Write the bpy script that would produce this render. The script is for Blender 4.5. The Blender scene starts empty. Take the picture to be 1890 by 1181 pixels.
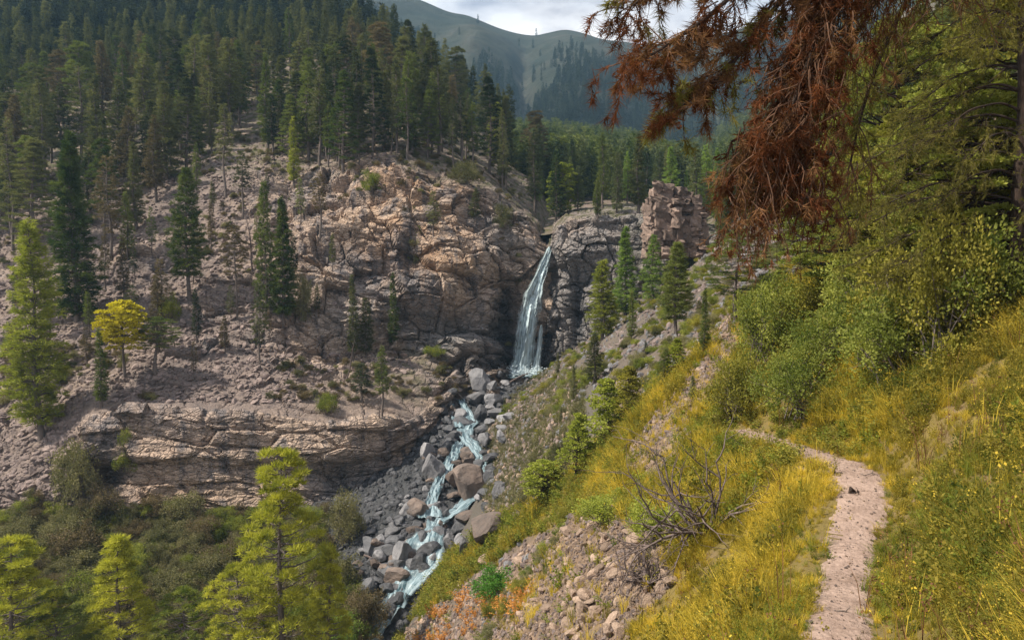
import bpy, math, random
import numpy as np
from mathutils import Vector, Matrix, Euler
from mathutils.bvhtree import BVHTree

SC = bpy.context.scene
COL = SC.collection
R = math.radians
rng = np.random.default_rng(11)
random.seed(11)

# ------------------------------------------------------------------ camera
FPX = 1365.0            # focal length in photograph pixels (1890 wide)
PITCH = R(-4.0)
cam_d = bpy.data.cameras.new('camera')
cam_d.sensor_width = 36.0
cam_d.lens = 36.0 * FPX / 1890.0
cam_d.clip_start = 0.1
cam_d.clip_end = 6000.0
cam = bpy.data.objects.new('camera', cam_d)
COL.objects.link(cam)
cam.location = (0, 0, 0)
cam.rotation_euler = (R(90) + PITCH, 0, 0)
SC.camera = cam

# ------------------------------------------------------------------ world, sun, exposure
SUN_AZ = R(-104.0)       # measured from +Y (view direction) towards +X
SUN_EL = R(52.0)
world = bpy.data.worlds.new('World')
SC.world = world
world.use_nodes = True
wn = world.node_tree.nodes
wl = world.node_tree.links
wn.clear()
w_out = wn.new('ShaderNodeOutputWorld')
w_bg = wn.new('ShaderNodeBackground')
w_sky = wn.new('ShaderNodeTexSky')
w_sky.sky_type = 'NISHITA'
w_sky.sun_disc = False
w_sky.sun_elevation = SUN_EL
w_sky.sun_rotation = SUN_AZ
w_sky.air_density = 1.0
w_sky.dust_density = 1.5
w_tc = wn.new('ShaderNodeTexCoord')
w_map = wn.new('ShaderNodeMapping')
w_map.inputs['Scale'].default_value = (1.0, 1.0, 2.4)
w_map.inputs['Location'].default_value = (0.35, 0.1, 0.0)
w_noise = wn.new('ShaderNodeTexNoise')
w_noise.inputs['Scale'].default_value = 3.1
w_noise.inputs['Detail'].default_value = 7.0
w_noise.inputs['Roughness'].default_value = 0.55
w_ramp = wn.new('ShaderNodeValToRGB')
w_ramp.color_ramp.elements[0].position = 0.36
w_ramp.color_ramp.elements[0].color = (0.65, 0.65, 0.65, 1)
w_ramp.color_ramp.elements[1].position = 0.62
w_ramp.color_ramp.elements[1].color = (1, 1, 1, 1)
w_noise2 = wn.new('ShaderNodeTexNoise')
w_noise2.inputs['Scale'].default_value = 6.0
w_noise2.inputs['Detail'].default_value = 5.0
w_cloud = wn.new('ShaderNodeValToRGB')
w_cloud.color_ramp.elements[0].position = 0.40
w_cloud.color_ramp.elements[0].color = (2.6, 2.6, 3.1, 1)
w_cloud.color_ramp.elements[1].position = 0.60
w_cloud.color_ramp.elements[1].color = (7.5, 7.4, 7.4, 1)
w_mix = wn.new('ShaderNodeMix')
w_mix.data_type = 'RGBA'
wl.new(w_tc.outputs['Generated'], w_map.inputs['Vector'])
wl.new(w_map.outputs['Vector'], w_noise.inputs['Vector'])
wl.new(w_map.outputs['Vector'], w_noise2.inputs['Vector'])
wl.new(w_noise.outputs['Fac'], w_ramp.inputs['Fac'])
wl.new(w_noise2.outputs['Fac'], w_cloud.inputs['Fac'])
wl.new(w_ramp.outputs['Color'], w_mix.inputs['Factor'])
wl.new(w_sky.outputs['Color'], w_mix.inputs['A'])
wl.new(w_cloud.outputs['Color'], w_mix.inputs['B'])
wl.new(w_mix.outputs['Result'], w_bg.inputs['Color'])
w_bg.inputs['Strength'].default_value = 0.105
wl.new(w_bg.outputs['Background'], w_out.inputs['Surface'])

sun_d = bpy.data.lights.new('sun', 'SUN')
sun_d.energy = 5.0
sun_d.angle = R(1.2)
sun_d.color = (1.0, 0.91, 0.77)
sun = bpy.data.objects.new('sun', sun_d)
COL.objects.link(sun)
sdir = Vector((math.sin(SUN_AZ) * math.cos(SUN_EL), math.cos(SUN_AZ) * math.cos(SUN_EL), math.sin(SUN_EL)))
sun.rotation_euler = sdir.to_track_quat('Z', 'Y').to_euler()
sun.location = sdir * 300

SC.view_settings.view_transform = 'Standard'
SC.view_settings.look = 'None'
SC.view_settings.exposure = 0.72
SC.view_settings.gamma = 1.0
SC.view_settings.use_curve_mapping = False
SC.cycles.use_denoising = True
SC.cycles.denoiser = 'OPENIMAGEDENOISE'
SC.cycles.max_bounces = 6
SC.cycles.diffuse_bounces = 3
SC.cycles.glossy_bounces = 2
SC.cycles.transmission_bounces = 4
SC.cycles.transparent_max_bounces = 8
SC.cycles.volume_bounces = 0
SC.cycles.caustics_reflective = False
SC.cycles.caustics_refractive = False

# ------------------------------------------------------------------ pixel helpers
CP, SP = math.cos(PITCH), math.sin(PITCH)


def ray(px, py):
    u = (np.asarray(px, float) - 945.0) / FPX
    v = (np.asarray(py, float) - 590.5) / FPX
    return u, CP + v * SP, SP - v * CP


def P(px, py, d):
    """world point seen at photograph pixel (px,py) at forward depth y=d"""
    x, y, z = ray(px, py)
    t = np.asarray(d, float) / y
    return np.stack(np.broadcast_arrays(x * t, y * t, z * t), -1)


def project(p):
    p = np.asarray(p, float)
    x, y, z = p[..., 0], p[..., 1], p[..., 2]
    f = y * CP + z * SP
    u = -y * SP + z * CP
    f = np.where(f < 0.05, 0.05, f)
    return 945.0 + FPX * x / f, 590.5 - FPX * u / f


def inpoly(px, py, poly):
    px = np.asarray(px); py = np.asarray(py)
    inside = np.zeros(px.shape, bool)
    n = len(poly)
    for i in range(n):
        x1, y1 = poly[i]; x2, y2 = poly[(i + 1) % n]
        c = ((y1 > py) != (y2 > py)) & (px < (x2 - x1) * (py - y1) / (y2 - y1 + 1e-9) + x1)
        inside ^= c
    return inside


# ------------------------------------------------------------------ numpy noise
def _h(ix, iy, iz, s=0):
    h = (ix.astype(np.int64) * 374761393 + iy.astype(np.int64) * 668265263 + iz.astype(np.int64) * 2147483647 + s * 974634777)
    h = (h ^ (h >> 13)) * 1274126177
    h = h ^ (h >> 16)
    h = (h * 2246822519) & 0xFFFFFFFF
    h = h ^ (h >> 15)
    return (h & 0xFFFFFF).astype(float) / 0xFFFFFF


def vnoise(x, y, z, s=0):
    xi = np.floor(x); yi = np.floor(y); zi = np.floor(z)
    fx = x - xi; fy = y - yi; fz = z - zi
    fx = fx * fx * fx * (fx * (fx * 6 - 15) + 10)
    fy = fy * fy * fy * (fy * (fy * 6 - 15) + 10)
    fz = fz * fz * fz * (fz * (fz * 6 - 15) + 10)
    r = 0
    for dx in (0, 1):
        wx = fx if dx else 1 - fx
        for dy in (0, 1):
            wy = fy if dy else 1 - fy
            for dz in (0, 1):
                wz = fz if dz else 1 - fz
                r = r + wx * wy * wz * _h(xi + dx, yi + dy, zi + dz, s)
    return r * 2 - 1


def fbm(x, y, z, oct=4, s=0, gain=0.5):
    a, t, r = 1.0, 0.0, 0.0
    x = np.asarray(x, float); y = np.asarray(y, float); z = np.asarray(z, float) + 0 * x
    for o in range(oct):
        r = r + a * vnoise(x + 17.3 * o, y + 5.1 * o, z - 9.7 * o, s + o)
        t += a; a *= gain
        x = x * 2.03; y = y * 2.03; z = z * 2.03
    return r / t


def cells(x, y, z, s=0, full=False):
    xi = np.floor(x); yi = np.floor(y); zi = np.floor(z)
    f1 = np.full(x.shape, 9.0); f2 = np.full(x.shape, 9.0); rid = np.zeros(x.shape); ox = np.zeros(x.shape); oy = np.zeros(x.shape); oz = np.zeros(x.shape)
    for dx in (-1, 0, 1):
        for dy in (-1, 0, 1):
            for dz in (-1, 0, 1):
                cx, cy, cz = xi + dx, yi + dy, zi + dz
                qx = cx + 0.15 + 0.7 * _h(cx, cy, cz, s + 1) - x
                qy = cy + 0.15 + 0.7 * _h(cx, cy, cz, s + 2) - y
                qz = cz + 0.15 + 0.7 * _h(cx, cy, cz, s + 3) - z
                d = np.sqrt(qx * qx + qy * qy + qz * qz)
                rr = _h(cx, cy, cz, s + 4)
                near = d < f1
                f2 = np.where(near, f1, np.minimum(f2, d))
                rid = np.where(near, rr, rid)
                if full: ox = np.where(near, qx, ox); oy = np.where(near, qy, oy); oz = np.where(near, qz, oz)
                f1 = np.where(near, d, f1)
    if full:        # tilt of each cell's own flat face
        a = rid * 6283.1
        return f2 - f1, rid, np.sin(a * 1.7) * ox + np.sin(a * 2.9 + 1) * oy + 1.2 * np.sin(a * 4.3 + 2) * oz
    return f1, f2 - f1, rid


def sstep(a, b, x):
    t = np.clip((x - a) / (b - a), 0, 1)
    return t * t * (3 - 2 * t)


# ------------------------------------------------------------------ mesh helpers
def mesh_np(name, V, F, smooth=True, attrs=None, uv=None, mats=(), fm=None):
    V = np.asarray(V, np.float32).reshape(-1, 3)
    me = bpy.data.meshes.new(name)
    F = [np.asarray(f, np.int32) for f in (F if isinstance(F, (list, tuple)) else [F]) if len(f)]
    nl = sum(f.size for f in F); nf = sum(len(f) for f in F)
    me.vertices.add(len(V)); me.vertices.foreach_set('co', V.ravel())
    me.loops.add(nl); me.polygons.add(nf)
    me.loops.foreach_set('vertex_index', np.concatenate([f.ravel() for f in F]))
    tot = np.concatenate([np.full(len(f), f.shape[1], np.int32) for f in F])
    st = np.concatenate([[0], np.cumsum(tot)[:-1]]).astype(np.int32)
    me.polygons.foreach_set('loop_start', st)
    me.polygons.foreach_set('loop_total', tot)
    me.polygons.foreach_set('use_smooth', np.full(nf, bool(smooth)))
    if fm is not None:
        me.polygons.foreach_set('material_index', np.asarray(fm, np.int32))
    me.update(calc_edges=True)
    if attrs:
        for k, a in attrs.items():
            at = me.attributes.new(k, 'FLOAT', 'POINT')
            at.data.foreach_set('value', np.asarray(a, np.float32).ravel())
    if uv is not None:
        ul = me.uv_layers.new(name='UVMap')
        li = np.concatenate([f.ravel() for f in F])
        ul.data.foreach_set('uv', np.asarray(uv, np.float32).reshape(-1, 2)[li].ravel())
    for m in mats:
        me.materials.append(m)
    return me


def dressed(name, me):
    if not isinstance(me, tuple):
        return bpy.data.objects.new(name, me)
    me, key = me
    if not me.materials: me.materials.append(M[key])
    o = bpy.data.objects.new(name, me)
    o.material_slots[0].link = 'OBJECT'
    o.material_slots[0].material = M[key]
    return o


def link(name, me, parent=None, loc=None, label=None, cat=None, group=None, kind=None):
    o = dressed(name, me)
    COL.objects.link(o)
    if parent is not None:
        o.parent = parent
    if loc is not None:
        o.location = loc
    tag(o, label, cat, group, kind)
    return o


def tag(o, label=None, cat=None, group=None, kind=None):
    if label: o['label'] = label
    if cat: o['category'] = cat
    if group: o['group'] = group
    if kind: o['kind'] = kind
    return o


def grid_faces(nr, nc, keep=None):
    i = np.arange(nr - 1)[:, None] * nc + np.arange(nc - 1)[None, :]
    f = np.stack([i, i + 1, i + nc + 1, i + nc], -1).reshape(-1, 4)
    if keep is not None:
        f = f[keep.reshape(-1)]
    return f


def compact(V, F, attrs=None):
    used = np.unique(F)
    remap = np.zeros(len(V), np.int64); remap[used] = np.arange(len(used))
    at = {k: np.asarray(a).ravel()[used] for k, a in attrs.items()} if attrs else None
    return V[used], remap[F], at


def grid_normals(G):
    du = np.gradient(G, axis=1); dv = np.gradient(G, axis=0)
    n = np.cross(du, dv)
    n /= np.linalg.norm(n, axis=-1, keepdims=True) + 1e-9
    return n


def tube(path, rad, sides=6, cap=True):
    path = np.asarray(path, float); n = len(path)
    rad = np.broadcast_to(np.asarray(rad, float), (n,))
    t = np.gradient(path, axis=0); t /= np.linalg.norm(t, axis=1, keepdims=True) + 1e-9
    up = np.where(np.abs(t[:, 2:3]) > 0.9, np.array([[1.0, 0, 0]]), np.array([[0, 0, 1.0]]))
    # keep frame continuous
    a = np.cross(t, up); a /= np.linalg.norm(a, axis=1, keepdims=True) + 1e-9
    for i in range(1, n):
        if np.dot(a[i], a[i - 1]) < 0.2:
            a[i] = a[i - 1] - t[i] * np.dot(a[i - 1], t[i]); a[i] /= np.linalg.norm(a[i]) + 1e-9
    b = np.cross(t, a)
    an = np.linspace(0, 2 * math.pi, sides, endpoint=False)
    V = path[:, None] + rad[:, None, None] * (np.cos(an)[None, :, None] * a[:, None] + np.sin(an)[None, :, None] * b[:, None])
    V = V.reshape(-1, 3)
    i = np.arange(n - 1)[:, None] * sides + np.arange(sides)[None, :]
    j = np.arange(n - 1)[:, None] * sides + (np.arange(sides)[None, :] + 1) % sides
    F = np.stack([i, j, j + sides, i + sides], -1).reshape(-1, 4)
    return V, F


class Acc:
    """collects quads and triangles for one mesh"""
    def __init__(s):
        s.V = []; s.Q = []; s.T = []; s.n = 0

    def add(s, V, Q=None, T=None):
        V = np.asarray(V, float).reshape(-1, 3)
        if Q is not None and len(Q): s.Q.append(np.asarray(Q) + s.n)
        if T is not None and len(T): s.T.append(np.asarray(T) + s.n)
        s.V.append(V); s.n += len(V)

    def tube(s, path, rad, sides=5):
        V, F = tube(path, rad, sides); s.add(V, F)

    def mesh(s, name, mats, smooth=True, attrs=None):
        F = []
        if s.Q: F.append(np.concatenate(s.Q))
        if s.T: F.append(np.concatenate(s.T))
        return mesh_np(name, np.concatenate(s.V), F, smooth, attrs, None, mats)


# ------------------------------------------------------------------ materials
class NT:
    def __init__(s, name):
        s.m = bpy.data.materials.new(name); s.m.use_nodes = True
        s.n = s.m.node_tree.nodes; s.l = s.m.node_tree.links
        s.n.clear()
        s.out = s.n.new('ShaderNodeOutputMaterial')

    def new(s, t, **kw):
        nd = s.n.new(t)
        for k, v in kw.items():
            if k.startswith('_'):
                setattr(nd, k[1:], v)
            else:
                nd.inputs[k.replace('__', ' ')].default_value = v
        return nd

    def link(s, a, b):
        s.l.new(a, b)

    def pos(s, scale=(1, 1, 1), loc=(0, 0, 0)):
        g = s.new('ShaderNodeNewGeometry')
        mp = s.new('ShaderNodeMapping')
        mp.inputs['Scale'].default_value = scale
        mp.inputs['Location'].default_value = loc
        s.link(g.outputs['Position'], mp.inputs['Vector'])
        return mp.outputs['Vector']

    def noise(s, vec, scale, detail=4, rough=0.55, dist=0.0):
        nd = s.new('ShaderNodeTexNoise', Scale=scale, Detail=detail, Roughness=rough, Distortion=dist)
        if vec is not None: s.link(vec, nd.inputs['Vector'])
        return nd.outputs['Fac']

    def voro(s, vec, scale, feature='DISTANCE_TO_EDGE', out='Distance'):
        nd = s.new('ShaderNodeTexVoronoi', _feature=feature, Scale=scale)
        if vec is not None: s.link(vec, nd.inputs['Vector'])
        return nd.outputs[out]

    def ramp(s, fac, stops, interp='LINEAR'):
        nd = s.new('ShaderNodeValToRGB')
        cr = nd.color_ramp; cr.interpolation = interp
        while len(cr.elements) < len(stops): cr.elements.new(0.5)
        for e, (p, c) in zip(cr.elements, stops):
            e.position = p
            e.color = (c, c, c, 1) if not hasattr(c, '__len__') else (*c, 1)
        s.link(fac, nd.inputs['Fac'])
        return nd.outputs['Color']

    def mix(s, fac, a, b, mode='MIX'):
        nd = s.new('ShaderNodeMix', _data_type='RGBA', _blend_type=mode)
        for sock, v in ((nd.inputs['Factor'], fac), (nd.inputs['A'], a), (nd.inputs['B'], b)):
            if hasattr(v, 'is_output'): s.link(v, sock)
            elif hasattr(v, '__len__'): sock.default_value = (*v, 1)
            else: sock.default_value = v
        return nd.outputs['Result']

    def math(s, op, a, b=0.0, clamp=False):
        nd = s.new('ShaderNodeMath', _operation=op, _use_clamp=clamp)
        for k, v in ((0, a), (1, b)):
            if hasattr(v, 'is_output'): s.link(v, nd.inputs[k])
            else: nd.inputs[k].default_value = v
        return nd.outputs[0]

    def attr(s, name):
        return s.new('ShaderNodeAttribute', _attribute_name=name).outputs['Fac']

    def bump(s, h, strength, dist, nrm=None):
        nd = s.new('ShaderNodeBump', Strength=strength, Distance=dist)
        s.link(h, nd.inputs['Height'])
        if nrm is not None: s.link(nrm, nd.inputs['Normal'])
        return nd.outputs['Normal']

    def principled(s, color, rough, nrm=None, spec=0.3):
        b = s.new('ShaderNodeBsdfPrincipled')
        for k, v in (('Base Color', color), ('Roughness', rough), ('Specular IOR Level', spec)):
            if hasattr(v, 'is_output'): s.link(v, b.inputs[k])
            elif hasattr(v, '__len__'): b.inputs[k].default_value = (*v, 1)
            else: b.inputs[k].default_value = v
        if nrm is not None: s.link(nrm, b.inputs['Normal'])
        return b.outputs[0]

    def surf(s, sh):
        s.link(sh, s.out.inputs['Surface']); return s.m


def mat_cliff():
    t = NT('cliff_rock')
    p = t.pos()
    warp = t.noise(p, 0.08, 3)
    big = t.noise(p, 0.055, 5, 0.6, 0.6)
    col = t.ramp(big, [(0.34, (0.20, 0.185, 0.185)), (0.44, (0.32, 0.262, 0.235)), (0.54, (0.46, 0.355, 0.285)), (0.70, (0.54, 0.42, 0.325))])
    mid = t.noise(p, 0.42, 6, 0.62, 0.4)
    col = t.mix(1.0, col, t.ramp(mid, [(0.25, 0.78), (0.5, 1.02), (0.75, 1.22)]), 'MULTIPLY')
    # bedding: thin tilted layers
    lay = t.noise(t.pos((0.22, 0.22, 1.3)), 1.0, 5, 0.6, 1.6)
    col = t.mix(0.35, col, t.ramp(lay, [(0.32, (0.45, 0.44, 0.46)), (0.5, (1.0, 1.0, 1.0)), (0.7, (1.25, 1.2, 1.12))]), 'MULTIPLY')
    # ochre iron stains
    och = t.math('MULTIPLY', t.attr('ochre'), t.ramp(t.noise(p, 0.22, 5, 0.6, 0.5), [(0.36, 0.0), (0.60, 1.0)]))
    col = t.mix(t.math('MULTIPLY', och, 0.75), col, (0.46, 0.285, 0.165))
    # grey weathered streaks running down
    stk = t.noise(t.pos((0.55, 0.55, 0.06)), 1.0, 5, 0.6)
    col = t.mix(t.ramp(stk, [(0.50, 0.0), (0.62, 0.75)]), col, (0.135, 0.13, 0.14))
    col = t.mix(t.math('MULTIPLY', t.attr('greyrock'), 0.85), col, t.mix(mid, (0.17, 0.168, 0.172), (0.33, 0.318, 0.312)))
    # soil / dry litter on the gentler ground
    soil = t.mix(t.noise(p, 1.1, 4), (0.13, 0.10, 0.087), (0.225, 0.175, 0.152))
    col = t.mix(t.attr('scree'), col, soil)
    veg = t.math('MULTIPLY', t.attr('veg'), t.ramp(t.noise(p, 0.5, 5, 0.65), [(0.42, 0.0), (0.58, 1.0)]))
    col = t.mix(veg, col, t.mix(t.noise(p, 2.0, 3), (0.05, 0.06, 0.022), (0.11, 0.10, 0.05)))
    wet = t.math('MULTIPLY', t.attr('wet'), t.ramp(t.noise(p, 0.30, 5, 0.6), [(0.25, 1.0), (0.75, 0.75)]))
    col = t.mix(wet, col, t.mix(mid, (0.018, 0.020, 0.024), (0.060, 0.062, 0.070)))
    crack = t.voro(t.pos((0.55, 0.55, 1.25)), 1.1)
    crack2 = t.voro(t.pos((1.7, 1.7, 3.6)), 1.0)
    h = t.math('ADD', t.math('MULTIPLY', t.ramp(crack, [(0.0, 0.0), (0.09, 1.0)]), 0.8), t.math('MULTIPLY', t.ramp(crack2, [(0.0, 0.0), (0.12, 1.0)]), 0.3))
    h = t.math('MULTIPLY', h, t.math('SUBTRACT', 1.0, t.attr('scree')))
    h = t.math('ADD', h, t.math('MULTIPLY', mid, 0.6))
    h = t.math('ADD', h, t.math('MULTIPLY', lay, 0.5))
    fine = t.noise(p, 3.2, 5, 0.7)
    h = t.math('ADD', h, t.math('MULTIPLY', fine, 0.6))
    n = t.bump(h, 0.9, 0.55)
    rough = t.math('SUBTRACT', 0.92, t.math('MULTIPLY', wet, 0.45))
    return t.surf(t.principled(col, rough, n, 0.25))


def mat_hillside():
    t = NT('hillside_soil')
    p = t.pos()
    a = t.noise(p, 0.35, 6, 0.6)
    b = t.noise(p, 4.0, 5, 0.65)
    col = t.ramp(a, [(0.3, (0.13, 0.092, 0.064)), (0.55, (0.20, 0.14, 0.098)), (0.75, (0.27, 0.195, 0.14))])
    col = t.mix(0.6, col, t.ramp(b, [(0.3, 0.65), (0.6, 1.15)]), 'MULTIPLY')
    gm = t.math('MULTIPLY', t.attr('grass'), t.ramp(t.noise(p, 0.9, 5, 0.65), [(0.32, 0.25), (0.5, 1.0)]))
    gcol = t.mix(t.noise(p, 0.6, 4), (0.13, 0.10, 0.035), (0.23, 0.17, 0.055))
    col = t.mix(gm, col, gcol)
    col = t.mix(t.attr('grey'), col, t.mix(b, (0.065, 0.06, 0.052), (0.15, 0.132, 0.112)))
    h = t.math('ADD', t.math('MULTIPLY', b, 0.5), t.noise(p, 14.0, 4, 0.7))
    n = t.bump(h, 0.8, 0.12)
    return t.surf(t.principled(col, 0.95, n, 0.15))


def mat_bed():
    t = NT('stream_bed')
    p = t.pos()
    a = t.noise(p, 0.8, 5, 0.6)
    col = t.ramp(a, [(0.3, (0.022, 0.024, 0.028)), (0.7, (0.075, 0.077, 0.082))])
    h = t.math('ADD', t.noise(p, 2.0, 5, 0.7), t.voro(p, 1.6))
    return t.surf(t.principled(col, 0.6, t.bump(h, 1.0, 0.5), 0.4))


def mat_stone(name, lo, hi, rough=0.85, scale=1.0):
    t = NT(name)
    tc = t.new('ShaderNodeTexCoord').outputs['Object']
    oi = t.new('ShaderNodeObjectInfo')
    p = t.new('ShaderNodeVectorMath', _operation='ADD')
    t.link(tc, p.inputs[0]); t.link(oi.outputs['Location'], p.inputs[1])
    p = p.outputs[0]
    a = t.noise(p, 1.3 * scale, 6, 0.65, 0.4)
    col = t.mix(t.ramp(a, [(0.3, 0.0), (0.7, 1.0)]), lo, hi)
    col = t.mix(1.0, col, t.ramp(oi.outputs['Random'], [(0.0, 0.62), (1.0, 1.25)]), 'MULTIPLY')
    b = t.noise(p, 6.0 * scale, 5, 0.7)
    col = t.mix(0.5, col, t.ramp(b, [(0.3, 0.6), (0.65, 1.25)]), 'MULTIPLY')
    h = t.math('ADD', t.math('MULTIPLY', a, 1.2), t.math('MULTIPLY', b, 0.5))
    return t.surf(t.principled(col, rough, t.bump(h, 0.8, 0.25 / scale), 0.3))


def mat_path():
    t = NT('trodden_dirt')
    p = t.pos()
    a = t.noise(p, 1.2, 5, 0.6)
    b = t.noise(p, 11.0, 5, 0.7)
    col = t.ramp(a, [(0.3, (0.265, 0.19, 0.155)), (0.7, (0.37, 0.272, 0.225))])
    col = t.mix(0.6, col, t.ramp(b, [(0.32, 0.62), (0.6, 1.12)]), 'MULTIPLY')
    col = t.mix(t.ramp(t.noise(p, 2.6, 5, 0.65), [(0.50, 0.0), (0.66, 0.55)]), col, (0.17, 0.115, 0.085))
    v = t.voro(p, 9.0, 'F1')
    h = t.math('ADD', b, t.math('MULTIPLY', v, -0.5))
    return t.surf(t.principled(col, 0.95, t.bump(h, 0.9, 0.06), 0.1))


def mat_leaf(name, dark, light, trans=0.35, nscale=0.6, rnd=0.5):
    t = NT(name)
    oi = t.new('ShaderNodeObjectInfo')
    p = t.pos()
    n1 = t.noise(p, nscale, 4, 0.65)
    f = t.math('ADD', t.math('MULTIPLY', t.math('SUBTRACT', oi.outputs['Random'], 0.5), rnd), t.ramp(n1, [(0.28, 0.0), (0.72, 1.0)]), True)
    col = t.mix(f, dark, light)
    d = t.new('ShaderNodeBsdfDiffuse'); t.link(col, d.inputs['Color'])
    tr = t.new('ShaderNodeBsdfTranslucent')
    tcol = t.mix(1.0, col, (1.15, 1.25, 0.6), 'MULTIPLY')
    t.link(tcol, tr.inputs['Color'])
    mx = t.new('ShaderNodeMixShader', Fac=trans)
    t.link(d.outputs[0], mx.inputs[1]); t.link(tr.outputs[0], mx.inputs[2])
    return t.surf(mx.outputs[0])


def mat_bark(name, lo, hi, scale=6.0):
    t = NT(name)
    tc = t.new('ShaderNodeTexCoord').outputs['Object']
    mp = t.new('ShaderNodeMapping'); mp.inputs['Scale'].default_value = (1, 1, 0.25)
    t.link(tc, mp.inputs['Vector'])
    a = t.noise(mp.outputs['Vector'], scale, 6, 0.7)
    col = t.mix(t.ramp(a, [(0.3, 0.0), (0.7, 1.0)]), lo, hi)
    return t.surf(t.principled(col, 0.9, t.bump(a, 0.8, 0.05), 0.15))


def mat_water(name, white=0.5, alpha_lo=0.35, lite=(0.44, 0.55, 0.60)):
    t = NT(name)
    uv = t.new('ShaderNodeTexCoord').outputs['UV']
    mp = t.new('ShaderNodeMapping'); mp.inputs['Scale'].default_value = (9.0, 0.7, 1)
    t.link(uv, mp.inputs['Vector'])
    a = t.noise(mp.outputs['Vector'], 1.6, 7, 0.68, 0.5)
    mp2 = t.new('ShaderNodeMapping'); mp2.inputs['Scale'].default_value = (2.5, 0.9, 1)
    t.link(uv, mp2.inputs['Vector'])
    b = t.noise(mp2.outputs['Vector'], 2.2, 6, 0.7, 0.6)
    foam = t.math('ADD', t.math('MULTIPLY', a, 0.6), t.math('MULTIPLY', b, 0.4))
    f = t.ramp(foam, [(0.44 - 0.12 * white, 0.0), (0.70 - 0.12 * white, 1.0)])
    col = t.mix(f, (0.045, 0.10, 0.125), lite)
    pr = t.new('ShaderNodeBsdfPrincipled')
    t.link(col, pr.inputs['Base Color'])
    t.link(t.math('ADD', t.math('MULTIPLY', f, 0.35), 0.12), pr.inputs['Roughness'])
    t.link(t.bump(foam, 0.8, 0.35), pr.inputs['Normal'])
    al = t.ramp(foam, [(0.36, alpha_lo), (0.56, 1.0)])
    edge = t.attr('edge')
    al = t.math('MULTIPLY', al, edge)
    t.link(al, pr.inputs['Alpha'])
    return t.surf(pr.outputs[0])


def mat_mountain():
    t = NT('shade_darkened_turf')
    p = t.pos()
    a = t.noise(p, 0.012, 6, 0.6, 0.5)
    b = t.noise(p, 0.06, 6, 0.68)
    col = t.ramp(a, [(0.3, (0.016, 0.024, 0.017)), (0.55, (0.036, 0.040, 0.028)), (0.72, (0.060, 0.053, 0.042))])  # turf kept extra dark: cloud shade over the ridge is in the colour
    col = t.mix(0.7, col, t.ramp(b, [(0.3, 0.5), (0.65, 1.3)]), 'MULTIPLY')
    col = t.mix(t.math('MULTIPLY', t.attr('scree'), t.ramp(t.noise(p, 0.05, 5, 0.65), [(0.4, 0.0), (0.6, 1.0)])), col, (0.17, 0.155, 0.14))
    return t.surf(t.principled(col, 0.95, t.bump(t.math('ADD', b, t.noise(p, 0.25, 4, 0.7)), 0.7, 5.0), 0.1))


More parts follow.
